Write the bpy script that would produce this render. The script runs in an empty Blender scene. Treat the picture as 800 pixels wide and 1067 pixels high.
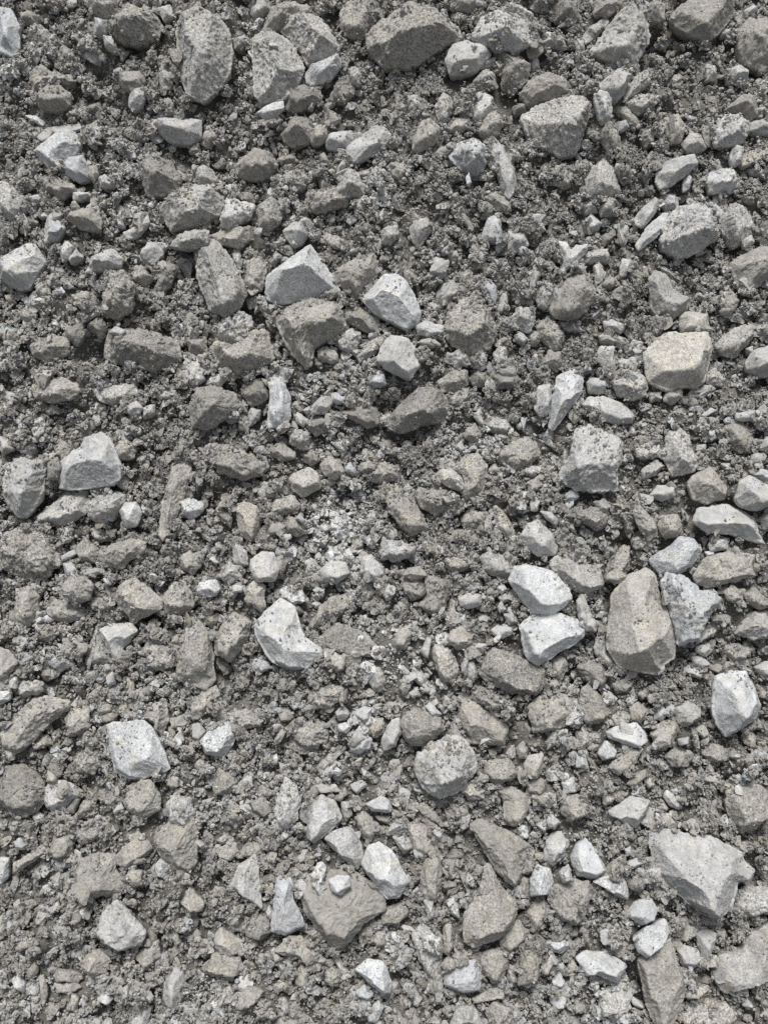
# A heap of crushed grey rubble seen close up: every larger stone is an object of its own, the grit between them one mass.
SUN_ELEV, SUN_AZIM, SUN_POWER, SUN_ANGLE, SKY_STRENGTH, EXPOSURE = 83.0, -20.0, 1.5, 16.0, 0.05, 1.24
BIG_OUTSIDE = True
# One line per stone, plus a dark hole and a hollow laid as dark pieces: tone and form, then h = height, g = how dusty, broken faces with their bearing, and the outline.
DATA = '''
T A 0 0
1 s h.5 : 0,30 50,40 80,110 85,200 60,240 0,215
2 g : 110,140 160,95 205,130 220,185 190,210 130,185
3 b : 340,-10 500,-10 490,50 440,75 380,50
4 b h.5 g2 S570,110 : 460,110 510,40 570,20 650,50 680,110 660,160 560,180 490,160
5 p : 395,70 450,95 440,140 395,140
6 p : 430,145 470,150 475,190 440,200
7 p : 655,30 710,20 725,70 680,85
8 g h.5 g1 E850,230*.5 : 735,120 760,60 830,40 920,80 965,150 960,290 930,350 850,420 780,390 740,280
9 g : 665,310 690,288 725,310 720,365 670,360
10 p : 545,390 590,360 615,390 590,445 550,465 535,430
11 b S230,430 : 150,400 190,365 250,355 295,390 290,440 230,465 170,450
12 b g2 : 125,330 200,290 290,310 320,340 200,365 140,385
13 pf : 155,570 200,530 330,515 345,535 260,560 170,585
14 wf h.3 S220,680 : 135,630 230,555 310,540 340,600 310,650 265,680 262,715 200,690
15 s : 262,690 290,650 345,645 375,690 375,745 330,760 275,730
16 t : 370,695 400,685 415,725 390,760 370,740
17 wf : 105,480 150,480 195,510 180,525 130,500
18 p S740,570 : 630,520 690,490 760,490 840,500 840,570 790,600 710,590
19 k : 580,690 640,650 720,680 760,740 740,800 620,820 590,760
20 b : 170,740 230,730 310,770 320,800 260,830 190,800
21 b : 255,180 310,215 315,250 280,270 245,220
22 b g2 : 500,300 580,290 610,330 590,370 530,380 495,350
23 b : 80,50 130,40 180,80 150,110 95,100
24 b : 370,440 420,425 430,460 390,480 365,470
25 p : 410,740 440,725 480,775 420,780
T B 200 0
1 g h.55 E400,280*.6 S340,390 : 250,165 290,135 350,140 430,195 470,290 430,370 370,415 290,425 265,400 255,250
2 g h.6 S480,140*.9 : 370,130 400,70 470,50 530,75 575,130 610,190 600,230 540,260 480,270 450,220 410,160
3 w h.5 S560,310 : 470,310 510,265 610,222 625,265 580,330 500,360 480,345
4 g : 240,20 260,0 330,0 330,50 270,85 245,60
5 b : 290,130 330,30 380,10 480,20 490,50 420,65 370,125 330,130
6 g : 170,170 215,145 245,165 205,215 178,205
7 wf : 268,470 330,430 380,420 385,450 300,490
8 k : 390,420 450,350 530,365 545,405 490,450 430,470 395,455
9 b h.6 S440,540 : 370,560 430,480 480,490 510,540 500,590 420,610 385,590
10 t : 495,560 520,520 560,515 570,570 530,600 500,600
11 p S610,590 : 555,590 575,555 665,545 675,580 650,620 600,625 560,615
12 p h.35 S720,640 : 640,610 700,570 760,525 800,530 830,560 810,610 740,650 680,680 645,670
13 gf : 690,720 760,690 790,705 770,745 700,745
14 g : 610,760 640,700 680,710 720,770 720,810 640,820 600,800
15 g : 10,700 50,685 90,710 110,760 90,785 30,770 10,740
16 b g2 : 180,690 260,620 330,640 360,690 330,740 240,750 190,730
17 b : 360,660 420,640 440,680 370,690
18 bc g2 : 370,730 440,700 480,740 470,790 380,790
20 b h.6 S700,90 : 615,60 640,10 700,-10 790,10 810,60 750,100 720,160 640,150 618,110
22 k : 570,420 610,330 650,310 680,380 640,430
23 g : 650,290 680,275 710,310 700,360 660,350
24 g : 520,740 560,725 580,770 540,800
25 bf : 280,500 350,485 385,500 350,525 290,520
26 b : 35,570 80,530 105,570 70,615 40,600
29 g : 600,700 630,665 640,690 610,725
T C 400 0
1 b h.55 g2 S100,190*1.1 : -70,200 -60,130 0,80 60,40 130,30 220,60 300,110 315,160 180,240 110,280 0,275
2 k : 75,20 110,0 155,15 150,50 80,45
3 b : 270,-10 420,-10 430,30 370,50 300,40
4 p h.5 g2 S500,160 : 370,145 410,70 480,50 580,80 605,110 610,180 540,215 470,195 400,180
5 g : 470,40 540,10 610,50 650,100 620,130 590,90
6 p h.3 : 255,250 285,180 350,172 430,200 440,230 390,290 330,305 275,310
7 k h.5 E540,300*.8 : 450,215 520,205 570,235 605,270 600,330 540,390 490,370 485,300
8 g : 395,270 440,240 470,240 460,265 400,290
9 g g1 : 365,350 410,290 460,300 470,350 400,385
10 k S760,50 : 705,30 720,0 810,-10 815,80 770,105 710,90
11 b g1 : 560,390 620,320 680,300 760,340 770,380 700,410 600,440
12 k : 530,450 560,430 600,440 590,470 540,480
13 g h.6 S720,490*.9 : 570,490 620,450 720,410 820,400 860,440 840,540 800,640 740,650 640,600 600,560
14 x h.5 g1 : 270,650 300,600 370,575 430,610 430,690 390,730 320,710
15 p h.5 W480,680*.6 : 445,590 460,572 500,620 545,700 550,760 540,800 520,830 490,800 455,680
16 gf : 190,640 250,610 310,600 300,615 220,650
17 b g1 S170,590 : 115,590 160,500 200,500 235,540 220,590 150,635 120,625
18 t : 270,530 300,490 350,478 365,510 330,545 275,550
19 p : 365,490 370,430 420,385 455,410 450,460 400,505
20 g : 210,440 240,390 275,400 290,450 260,510 225,500
21 b g1 : 385,550 420,470 470,460 500,510 480,560 430,590
22 g : 100,400 140,395 170,450 120,490 100,450
24 g : 520,620 560,630 575,660 550,670
26 bc g3 : 695,710 750,690 790,740 760,790 700,760
27 bc g3 : 20,680 100,640 130,700 80,760 30,740
28 g : 650,170 690,155 710,190 670,205
29 g : 600,240 640,230 650,290 610,300
30 w : 340,740 355,715 365,765 345,770
T D 600 0
1 g h.5 SW170,130*.8 E270,120*.5 : 50,220 110,140 170,60 230,5 270,20 300,110 300,180 250,270 230,280 140,250
2 k : 70,60 80,0 200,-10 190,30 130,70
3 g : 20,160 60,110 130,65 135,95 80,160 40,185
4 g : -5,150 30,170 40,220 -5,230
5 b : 270,40 320,0 370,20 365,90 300,90
6 b h.3 S520,130 : 385,80 430,20 490,-10 650,-5 655,60 600,130 560,165 460,140
7 b h.5 g1 : 675,130 720,80 790,75 830,120 830,280 780,300 700,260 675,200
8 p : 695,45 740,20 760,40 710,70
9 p : 590,130 620,120 660,130 640,150 600,155
10 p h.4 S160,380 : 95,350 180,285 230,310 200,390 165,420 100,370
11 g : 190,400 250,310 300,290 305,350 250,390 200,420
12 p g1 : 70,390 110,375 150,410 150,490 110,510 85,450
13 t : 160,450 200,440 260,500 265,530 230,520 165,470
14 g g1 : 200,430 260,395 330,400 330,440 260,480 220,460
15 p : 635,290 680,270 720,290 715,330 650,340
16 w : 180,510 210,495 220,530 185,550
17 t S410,560 : 365,490 430,475 460,540 430,595 390,590 370,540
18 g : 445,590 480,550 520,560 545,620 490,640 450,620
19 p h.5 g2 : 570,560 620,480 680,475 720,510 710,580 650,610 580,600
20 p : 720,510 780,500 830,520 830,560 760,565 715,545
21 b : 610,460 690,390 750,400 760,480 720,510 680,475
22 p : 640,640 660,600 700,610 690,680 655,695 640,670
23 tf : 700,630 830,620 830,650 690,700 680,690
24 w g2 : 540,750 570,710 640,700 685,760 660,800 560,800
25 p h.5 S420,740 : 330,720 360,680 430,655 490,640 505,680 470,720 400,770 350,790 330,760
26 w : 440,770 460,715 485,740 470,790 445,800
27 g h.35 : 40,750 70,690 120,660 160,710 185,790 150,830 60,830 40,800
28 b : 100,580 130,500 170,520 190,620 140,640
29 b : 265,540 310,540 335,600 290,620 265,580
31 g : 540,270 580,280 585,330 540,335
32 bc g2 : 385,320 440,310 455,360 410,380
T E 0 200
1 g g1 : -5,-40 40,-40 100,20 112,70 90,120 50,128 5,85 -5,60
2 p h.5 : 185,150 205,95 240,85 275,150 240,200 190,215
3 b S350,120 : 275,110 330,70 410,60 425,110 420,160 330,150
4 p : 305,0 370,0 385,10 330,40 305,30
5 p h.55 S80,325*.7 : -20,300 20,265 110,215 150,220 195,290 170,330 120,400 80,405 0,360 -20,340
6 p : 245,240 275,205 305,225 290,270 260,297
7 p : 280,280 320,235 350,275 300,305
8 p h.5 : 360,335 390,270 470,235 515,280 500,310 420,330
9 p : 515,170 560,145 615,95 625,130 570,190 525,200
10 g h.45 g1 S780,120 : 665,70 700,15 790,-30 880,-20 935,40 910,100 800,150 710,165 680,120
11 g : 710,225 740,180 800,160 870,160 870,220 760,240
12 p : 585,260 615,210 660,215 685,255 640,305 600,300
13 t : 550,340 590,305 640,350 610,395 555,380
14 k : 640,420 660,350 700,285 740,320 720,380 670,440
15 b g3 h.6 S480,470 : 430,420 440,340 520,330 560,390 550,490 480,530 425,490
16 k h.55 g2 S600,655*1.2 : 440,640 460,575 540,570 640,580 740,620 750,690 640,755 560,730 480,715 445,690
17 p : 450,590 480,560 525,575 510,600
18 k : 275,570 350,540 355,600 320,645 285,610
19 b g1 : 130,640 220,590 290,620 290,670 200,710 140,680
20 b : 300,430 370,410 380,460 320,475
21 g : 10,600 40,560 80,580 60,640 20,650
22 b : 80,500 130,480 160,520 140,550 100,540
23 t : 20,430 60,420 70,465 40,475
24 p : 480,120 510,105 525,150 495,155
26 pc g3 : 760,690 800,675 850,700 850,780 800,820 765,760
27 b : 770,600 860,600 870,680 790,670
28 k : 360,560 420,510 450,560 420,620
29 g : 10,700 40,690 55,725 20,730
30 bc g3 : 150,370 200,360 220,430 170,450 150,410
32 p : 155,90 195,85 205,105 165,110
33 b : 110,110 150,95 160,130 120,150
34 p : 120,20 160,10 180,40 140,55
T F 200 200
1 g h.5 E120,330*.7 W70,330*.6 : 10,260 60,205 110,210 160,270 200,330 230,420 200,480 140,520 70,490 40,400
2 x h.6 SW345,390*1.2 N480,250*.5 : 305,420 320,350 400,290 490,215 530,260 615,410 610,435 490,440 380,465 320,450
3 p h.6 S435,180 : 375,165 420,125 465,115 485,180 460,215 425,235
4 b h.5 g1 S480,590*.6 : 355,540 400,480 480,450 570,450 630,500 640,560 560,620 510,650 500,720 470,730 420,680 375,600
5 t h.5 S220,680*.7 : 80,650 110,620 200,640 250,580 310,575 340,700 270,740 180,755 110,725
35 pc g3 h.4 : 90,580 150,520 220,495 270,560 200,640 110,620
6 p g2 S170,110 : 115,110 150,20 200,40 260,60 240,100 150,155 120,140
7 b g1 : 270,70 330,20 380,50 375,120 320,160 280,150
8 tf h.4 : 80,180 150,150 240,145 250,190 200,235 120,215
9 b g1 : 220,370 230,290 290,270 310,330 290,410 240,425
10 g : 170,270 175,240 200,240 210,310 195,330
11 g : 325,300 350,240 380,270 340,310
12 tf : 545,190 560,165 620,190 650,230 590,235
13 b g1 h.4 : 580,340 660,290 760,250 775,340 720,410 690,450 600,380
14 x h.6 S840,420*.8 : 715,450 800,345 850,340 890,365 930,440 955,500 940,550 890,570 800,525 760,500
15 k : 640,500 700,480 780,520 780,580 740,590 640,540
16 g S740,670 : 685,690 740,620 775,600 785,630 770,670 700,715
17 pc g2 : 600,640 640,570 710,590 690,650 640,670
18 tc g1 : 515,660 560,640 620,680 590,720 520,700
19 k : 330,660 355,655 375,690 360,710
20 b g2 : 470,70 480,0 600,-20 660,20 640,60 520,90
23 p : 60,800 130,760 150,770 120,810
24 s : 735,800 760,765 800,760 810,800 780,815
T G 400 200
2 p h.6 S50,720*.9 : -30,700 -10,640 30,600 100,610 130,650 150,720 110,780 60,765 0,735
3 g : 105,150 120,115 180,105 205,140 180,190 140,235 110,190
4 w h.45 : 405,195 430,110 460,88 485,110 495,195 470,210 420,210
5 s : 195,300 210,265 270,285 260,350 230,365 205,330
6 g S260,440 : 215,430 240,375 290,365 322,410 290,450 240,490 215,480
7 pf : 135,560 175,535 250,560 245,590 180,600 140,590
8 b : 135,625 190,600 240,640 180,650
9 b h.5 g2 S380,640*.7 : 255,560 270,500 320,455 380,450 440,490 470,590 440,640 370,700 340,670 270,620
10 s : 410,400 440,370 470,390 465,470 440,450
11 p : 470,490 490,425 515,415 515,460 490,510
12 p g2 : 530,520 560,480 630,480 630,540 600,580 540,560
13 g : 630,430 660,355 700,370 710,440 670,490 640,480
14 b h.5 : 690,490 720,420 760,355 830,330 880,400 875,450 840,500 790,530 720,530
15 pf : 720,540 790,540 830,580 760,580
16 b g2 : 630,560 660,530 720,550 755,600 740,660 700,660 650,610
17 b : 650,720 690,660 735,670 745,720 720,750
18 p : 540,600 565,578 600,610 580,640 545,620
19 b : 600,600 630,575 655,600 640,640 610,640
20 g : 460,680 475,630 510,635 515,700 490,740 465,730
21 k : 455,780 470,740 530,740 560,780 545,815 470,820
22 pc g2 : 250,690 310,655 365,680 350,730 280,725
23 b g1 : 225,790 270,750 350,740 350,800 300,840 240,830
24 b : 355,780 380,730 430,760 425,810 370,810
25 w : 730,330 740,270 725,205 760,210 780,240 800,220 850,215 845,250 800,310 745,335
27 p g1 : 515,200 520,165 590,170 600,220 570,255 520,240
28 g : -10,150 50,140 65,180 30,220 -10,210
29 p : 265,260 300,245 310,270 280,285
30 b g1 : 400,20 470,0 530,50 520,90 440,60
33 g : 265,10 310,0 315,50 270,45
34 p : 640,135 660,125 675,160 650,170
35 b : 310,340 350,325 375,360 350,400 315,380
36 bf : 300,70 340,90 375,150 365,165 320,105
37 g : 600,420 620,330 660,320 630,400
38 g : 575,460 600,440 630,450 620,478
T H 600 200
1 p h.5 g2 S450,220 : 345,210 370,130 420,60 500,50 580,110 600,180 520,240 430,275 360,240
2 w h.35 : 248,220 290,150 360,90 385,90 370,150 310,210 260,245
3 p : 240,110 270,70 330,20 350,40 330,90 280,150 250,140
4 p : 355,50 380,10 425,25 420,70 370,80
5 g g1 : 600,110 640,50 690,60 740,120 740,170 700,220 650,235 610,170
6 b h.5 S720,310*.8 : 645,300 680,270 760,230 830,230 830,340 760,390 700,430 660,370
7 w : 30,130 60,90 110,130 90,160 40,175
8 b : 100,60 130,15 170,40 150,95 105,100
9 p : 170,170 200,135 222,150 210,190 180,195
10 p : 70,310 95,290 115,320 110,375 80,385
11 p : 180,330 190,275 230,285 210,350 185,355
12 g h.65 S380,415*1.3 : 310,430 300,360 330,330 380,350 400,400 470,440 460,490 400,530 330,520 310,480
13 c h.4 S490,570 : 430,520 450,500 540,500 550,520 545,585 440,590 430,560
14 c h.5 S420,715*.8 : 280,670 330,620 390,590 540,590 560,640 550,720 530,790 500,815 380,820 300,790
15 g h.5 S660,640 : 580,640 620,590 700,550 750,570 740,610 660,690 600,675
16 p h.5 : 705,710 740,660 800,640 830,650 830,770 760,770 710,740
17 g : 530,760 580,735 620,780 600,810 540,800
18 p : 80,690 100,640 160,645 150,720 110,730
19 pc g2 : 200,640 230,600 280,630 260,680 210,680
20 p : 110,540 150,530 210,560 190,590 120,570
21 g : 90,600 130,580 180,620 150,640 100,630
22 g : 20,290 60,240 130,240 135,290 60,300
23 b : 110,380 150,340 175,370 160,400 115,400
24 pc g2 : 170,700 250,690 270,730 190,740
25 g : 150,800 200,745 270,760 300,815 280,850 240,870 180,845
26 bc g2 : 590,430 630,390 670,440 660,510 600,510
27 p : 540,480 560,450 580,490 560,505
28 w : 45,790 60,775 130,775 135,800 120,840 50,840
30 p : 540,70 580,45 620,100 600,125 560,100
31 g : 20,60 60,20 95,50 90,90 40,95
32 p : 690,200 730,180 745,210 700,235
33 k : 100,190 160,150 170,190 110,230
34 p : 705,650 735,640 740,670 715,680
35 g : 490,440 510,415 535,450 510,465
T I 0 400
1 t h.4 : 130,10 170,-20 250,-25 320,-10 340,30 290,60 220,75 150,65
2 g S480,60 : 390,30 440,10 560,0 580,40 540,65 470,90 410,70
3 w h.5 S360,385*1.3 : 248,390 258,325 300,280 338,262 350,232 420,200 456,232 475,275 502,335 505,390 470,425 300,440 255,430
4 g h.4 : 145,555 220,500 280,440 370,440 360,540 270,590 160,580
5 p h.45 g1 : 15,430 30,350 90,310 180,320 195,360 180,440 150,500 110,560 60,540 25,480
6 wc g2 : 70,260 130,235 160,260 150,295 90,300
7 g h.5 S430,520 : 360,490 400,455 500,445 525,460 510,510 470,570 410,585 370,550
8 w : 495,535 520,495 570,490 590,540 570,590 530,600 505,560
9 t h.6 z7 E740,470*.8 : 660,620 680,490 715,350 770,325 800,345 780,430 750,520 710,610 680,655
10 w : 740,480 800,475 850,500 850,530 800,570 760,550
11 b h.5 S500,700*.9 : 410,705 470,665 560,645 610,660 600,700 500,770 430,755
12 b h.35 g3 : -5,640 80,600 180,630 230,680 250,740 200,800 90,800 -5,760
13 b g1 : 475,280 520,220 570,260 560,310 500,320
14 t : 225,265 260,235 300,270 280,310 240,310
15 k : 200,330 240,305 255,350 240,400 200,400
16 b : 320,690 350,635 410,690 400,750 340,745
17 p : 530,90 570,70 600,100 560,135 535,120
18 pc g2 : 640,60 700,10 745,30 700,70
19 p : 185,110 220,80 250,100 210,130
20 pc g1 : 130,200 160,130 190,150 180,220 150,240
21 p : -5,220 40,220 60,270 10,295
22 kf : 495,390 560,350 580,360 510,400
23 g : 370,600 420,600 460,650 400,660
24 t : 750,720 790,690 830,720 840,760 800,800 760,770
25 p : 265,750 300,740 325,790 280,800
26 pf : 340,775 430,765 440,790 350,800
27 pf : 250,720 310,690 320,710 260,745
28 pf : 10,30 80,40 95,60 40,75 0,60
31 g : 590,100 650,80 640,130 600,150
32 pc g2 : 580,520 620,500 640,540 600,560
T J 200 400
1 k h.5 g1 S80,100*.7 : -10,100 20,20 100,10 185,50 190,100 150,140 60,190 0,180
2 k h.4 : 200,20 230,-20 310,-20 320,60 290,80 250,90 215,60
3 x h.5 z6 E375,60*1.2 : 310,0 350,-55 385,-10 415,60 410,140 380,180 315,180 320,90 325,20
4 p : 235,130 245,95 290,110 280,150 240,180
5 b : 190,140 220,110 240,140 240,210 200,190
6 p : 495,100 530,55 575,45 590,80 560,125 510,125
7 s : 580,50 600,35 640,60 620,85 590,75
8 w : 425,130 440,115 490,155 465,180 435,165
9 k h.4 : 620,120 700,90 770,100 780,170 730,185 670,150
10 k h.4 g2 S190,350*.9 : 30,270 90,250 200,270 300,330 290,380 210,405 120,370 60,320
11 g S450,250 : 405,220 430,180 490,205 490,250 455,275 410,245
12 b S390,300 : 330,275 370,235 430,290 430,310 380,325 335,300
13 c h.5 : 530,340 570,295 620,315 635,370 600,400 550,380
14 s : 635,340 660,320 690,370 670,385 640,365
15 c h.5 : 405,400 420,375 490,345 530,380 540,430 460,475 420,440
16 g : 275,450 300,405 345,430 345,480 290,485
17 bf h.4 : 320,530 350,480 420,465 450,500 440,530 340,550
18 t h.45 W210,580*.7 : 175,510 215,488 270,510 290,570 270,650 235,665 200,610 185,560
19 k : 100,520 130,510 170,560 160,600 110,560
20 b g1 : 390,590 400,550 450,560 480,620 440,635 395,620
21 b : 310,600 340,565 390,590 380,630 320,630
22 p : 170,690 185,660 230,700 235,755 205,765 175,740
23 p h.5 : 240,735 290,695 340,705 365,770 350,820 270,830 245,790
24 b : 340,730 380,710 390,770 370,800
25 w : 70,730 90,718 115,745 100,755
26 g : 110,800 150,740 200,770 210,810 150,840
27 wc g3 : 575,590 600,545 660,560 640,660 590,640
28 tc g2 : 640,700 690,640 720,680 650,720
29 p : 530,780 580,735 640,745 660,790 600,830 540,820
30 p : 700,790 710,720 750,710 800,790 760,830
31 b : 690,340 730,310 780,330 760,370 700,370
32 b g2 : 730,370 790,325 870,340 870,390 790,420 740,400
33 k : 470,160 530,130 575,130 570,200 510,220
34 b : 460,290 500,265 530,320 500,345 465,320
35 p : 430,560 450,540 475,570 460,585
36 b : 280,330 310,310 325,350 300,375
37 t : 95,665 115,655 130,685 105,695
39 w : 725,650 745,640 750,670 730,675
T K 400 400
1 k h.5 SE180,110*.6 : 15,140 60,90 120,30 180,10 240,30 275,70 270,110 230,160 160,170 80,205 30,190
2 b : 270,60 330,10 350,20 360,60 320,95 280,90
3 p : 365,125 400,100 415,170 390,160
4 g : 420,180 450,140 510,145 540,190 500,215 440,200
5 b : 340,190 380,160 410,210 380,245 335,225
6 b g2 h.35 : 465,290 520,250 600,220 640,260 650,300 590,350 540,360 480,330
7 p h.5 : 625,100 640,10 690,0 700,60 680,130 650,140
8 x h.5 : 685,190 690,90 715,0 715,-30 790,-60 830,-20 825,30 770,110 710,190
9 w : 610,140 640,130 660,155 620,160
10 w : 550,175 575,152 590,165 580,190 560,190
11 c h.5 z3 : 213,380 235,350 280,345 320,380 335,430 310,445 260,425 225,400
12 b h.45 : 310,330 340,295 390,290 430,340 420,400 410,450 340,490 325,460 335,410
13 b h.35 : 5,450 30,415 80,440 120,460 150,520 185,600 170,620 110,630 50,580 15,520
14 b : 130,470 150,430 260,430 290,460 265,530 210,550 160,520
15 p g2 h.5 S50,710 : -20,700 0,640 60,650 130,680 130,710 60,740 -10,730
16 b S380,570*.7 : 320,560 350,525 430,530 450,570 440,600 370,610 325,590
17 t : 460,510 500,530 540,610 540,660 500,630 460,590
18 p h.5 : 565,630 600,580 640,565 700,620 720,680 710,710 640,720 590,670
19 p : 605,490 625,470 650,490 640,530 610,530
20 kf : 700,470 760,510 800,530 800,560 760,550 710,500
21 bc g3 : 250,740 310,700 370,740 340,780 260,780
22 b : 180,660 215,640 235,700 220,725 190,700
23 g g1 : 400,720 440,690 490,710 540,760 530,800 450,800 410,770
24 t : 75,800 90,770 150,760 180,800 130,820
26 g h.5 : 685,740 720,715 800,740 900,760 920,840 840,880 780,850 700,780
27 t : 435,350 460,330 485,365 470,378 440,370
28 s : 750,465 775,440 800,440 815,470 790,490 760,485
30 p : 295,265 320,235 340,270 320,290
31 p : 350,270 380,250 390,275 360,285
35 p : 390,260 415,245 435,270 410,280
32 b : 590,410 640,390 660,420 610,460
33 pc g3 : 580,350 650,340 655,380 590,385
34 p : 650,530 700,530 725,570 715,590 670,560
T L 600 400
1 p h.45 g2 S70,390*.8 : -65,400 -60,360 -20,270 0,190 70,175 150,210 190,240 190,310 170,380 165,440 50,445 -20,430
2 p h.35 : 25,90 50,55 110,50 190,80 240,130 230,160 160,170 90,140
3 g : 365,70 375,25 440,10 445,60 400,85
4 gf : 450,60 480,20 560,0 580,20 520,60
5 g h.5 S430,330*.7 : 365,310 380,210 430,185 470,215 485,270 515,320 480,370 400,380
6 t h.45 : 465,410 500,370 560,345 600,390 630,440 620,480 550,500 490,480
7 b g1 : 610,180 640,155 690,155 740,230 720,280 680,285 640,250
8 p : 660,125 690,105 750,110 740,150 690,155 665,150
9 g : 750,110 780,85 800,100 795,135 755,135
10 p : 720,320 740,290 790,280 790,300 770,335 730,335
33 p : 760,270 790,220 830,230 820,290 780,280
11 p h.5 : 660,480 680,410 720,380 790,420 830,450 830,490 760,530 690,510
12 w : 740,380 770,355 830,370 830,430 790,420
13 p h.5 S640,590*.8 : 490,575 510,520 620,500 680,520 740,560 760,620 790,670 740,660 640,625 550,620
14 s h.45 : 300,735 350,700 390,680 430,635 490,650 520,690 480,760 420,800 350,790
15 w : 550,670 580,640 640,640 630,690 560,700
34 w : 535,700 570,695 575,715 545,720
16 t h.5 : 115,790 140,730 195,675 228,680 220,770 190,830 120,830
17 t h.35 g1 : 485,800 540,720 640,700 750,710 755,800 640,830 560,850 500,830
18 t : 340,600 350,550 420,540 440,590 420,640 360,640
19 b g1 : 230,530 260,500 330,580 340,630 300,650 260,590
20 k : 0,540 60,510 130,540 130,590 90,615 20,570
21 g : 70,490 110,475 150,510 130,540 90,530
22 gc g3 : 240,270 300,230 360,260 340,310 260,310
23 p : 305,465 340,420 410,430 410,470 360,490
24 g : 270,360 330,310 370,340 330,380 280,400
25 b : 300,40 360,20 350,70 310,75
28 bc g3 : 240,640 310,630 320,690 250,700
29 pf : 520,130 560,100 590,110 540,140
30 g : 760,560 800,520 830,540 830,620 780,610
31 p : 500,255 540,250 540,280 500,280
32 p : 600,330 640,330 655,355 620,360
T M 0 600
1 t h.5 g1 : 60,150 70,60 120,40 165,80 160,160 120,215 75,200
2 b : 260,50 290,0 360,0 390,40 370,95 310,108 270,85
3 b S270,160 : 195,140 230,95 290,110 355,130 350,180 270,195 205,175
4 t h.45 S590,140*.7 : 480,100 500,40 560,10 620,50 680,100 670,140 600,170 560,195 520,150
5 t h.4 : 685,90 720,30 770,25 800,80 810,130 750,165 690,150
6 p h.4 z4 : 415,225 470,200 550,195 575,230 540,280 510,300 505,350 480,350 440,280
7 g S420,350 : 370,300 390,240 410,205 430,280 470,350 440,375 360,370
8 b h.4 : 735,400 740,330 770,200 790,130 815,170 870,240 890,330 895,430 860,475 800,460 750,430
9 t : -5,300 40,310 75,360 40,410 10,475 -5,470
10 t h.45 S150,640*.8 : 5,660 50,590 130,520 190,500 285,520 290,550 210,610 130,700 70,745 10,700
11 t h.5 S330,630 : 270,595 300,550 370,560 375,630 340,665 290,670
12 x h.3 z6 : 445,625 480,610 600,605 640,640 710,800 690,820 600,845 530,840 480,810 460,720
13 t : 595,590 620,540 690,510 700,590 680,680 650,660 640,620
14 g : 60,480 100,440 180,440 180,480 100,510
15 w : -5,480 50,480 40,520 -5,540
16 p : 40,440 70,420 70,470 40,470
17 g : 220,340 270,320 310,370 250,400 225,380
18 b : 160,410 210,370 240,420 190,440
19 t : 50,260 90,235 125,260 90,295 55,285
20 tc g1 : 250,260 290,240 310,280 280,310
21 bc g2 : 590,290 680,280 730,340 720,400 640,400
22 t : 370,110 400,90 435,95 425,140 385,140
23 b : 700,600 760,580 780,620 720,650
24 p : 735,660 755,640 770,690 745,705
25 b : 315,760 360,710 420,770 390,830 320,820
26 b : 130,690 200,660 220,700 150,730
27 bc g2 : 365,680 400,660 430,720 380,740
28 k : 440,30 460,20 480,110 470,120 440,80
29 t : 530,420 560,440 555,490 530,495
30 p : 440,420 470,400 480,440 455,470
31 p : 640,430 670,425 680,455 650,460
32 t : 495,550 530,535 550,580 520,600 495,580
33 b : 425,580 470,550 495,580 480,610 430,610
34 bc g2 : 145,200 220,190 250,240 200,280 150,260
35 p : 430,10 465,10 465,40 440,40
T N 200 600
1 x h.5 : 20,60 30,25 100,15 120,55 100,85 50,90 25,75
2 w : 165,40 190,30 225,35 215,70 170,75
3 c h.45 : 215,70 260,15 310,40 300,90 310,130 290,150 240,110
4 w h.5 SE450,330*.5 : 260,210 300,150 370,95 430,140 450,220 480,260 540,300 540,340 480,385 410,395 330,350 290,290 262,240
5 t h.4 S170,300*.7 : 90,265 120,220 175,150 250,190 240,250 190,320 160,360 100,320
6 t : 35,155 110,155 115,185 85,220 50,190
7 b : 85,330 130,340 165,380 145,410 110,390
8 s : 250,370 265,345 320,360 330,385 280,410 255,395
9 wc g2 : 360,60 390,30 450,50 490,110 430,130 370,100
10 b g2 h.5 : 490,210 530,130 580,90 640,70 680,110 650,150 560,190 500,230
11 t : 700,60 720,20 760,30 765,80 730,110 705,90
12 pc g2 : 625,60 660,45 690,80 660,105
13 kf h.15 : 510,280 600,200 700,230 755,330 680,345 560,310
14 t : 565,340 600,320 640,345 640,390 600,400 570,375
15 g : 740,400 770,380 800,400 800,470 770,490 740,450
16 t h.4 : 0,540 40,480 100,455 120,500 80,550 30,600 0,600
17 x h.6 z5 W105,680*.9 : 30,690 70,650 150,605 190,650 170,710 130,755 60,740
18 bc g3 : 410,640 460,610 550,600 580,660 540,710 480,720 420,690
19 tc g2 : 480,530 500,460 570,450 640,470 630,510 540,560
20 p : 595,570 630,540 660,570 650,600 610,605
21 w : 675,570 715,540 755,550 745,600 720,615 685,590
22 x h.5 : 655,710 680,650 700,625 715,660 750,680 740,720 700,745 670,735
23 t : 725,630 760,590 800,590 800,650 770,680 735,660
24 p : 605,620 640,610 670,630 640,660 610,645
25 g h.5 : 520,800 560,750 610,725 625,740 580,790 540,830
26 t : 340,690 370,640 395,650 370,690 345,705
27 bc g3 : 130,570 200,550 310,590 290,640 200,640
28 w : 415,540 430,525 440,550 425,560
35 w : 445,540 465,530 465,555 450,560
29 tf : 705,250 720,230 770,290 760,310 730,290
30 t : 360,580 390,560 410,600 370,610
31 g : 415,490 440,480 460,510 440,515
32 p : 0,620 30,610 60,650 30,690 0,680
33 p : 500,60 520,40 545,55 520,80
36 p : 495,115 520,95 540,120 520,140
34 t : 230,310 260,300 265,345 240,350
T O 400 600
1 x h.4 z3 S640,115*1 : 520,20 540,-40 590,-45 700,-20 770,60 780,95 720,150 690,165 620,155 570,100
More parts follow.
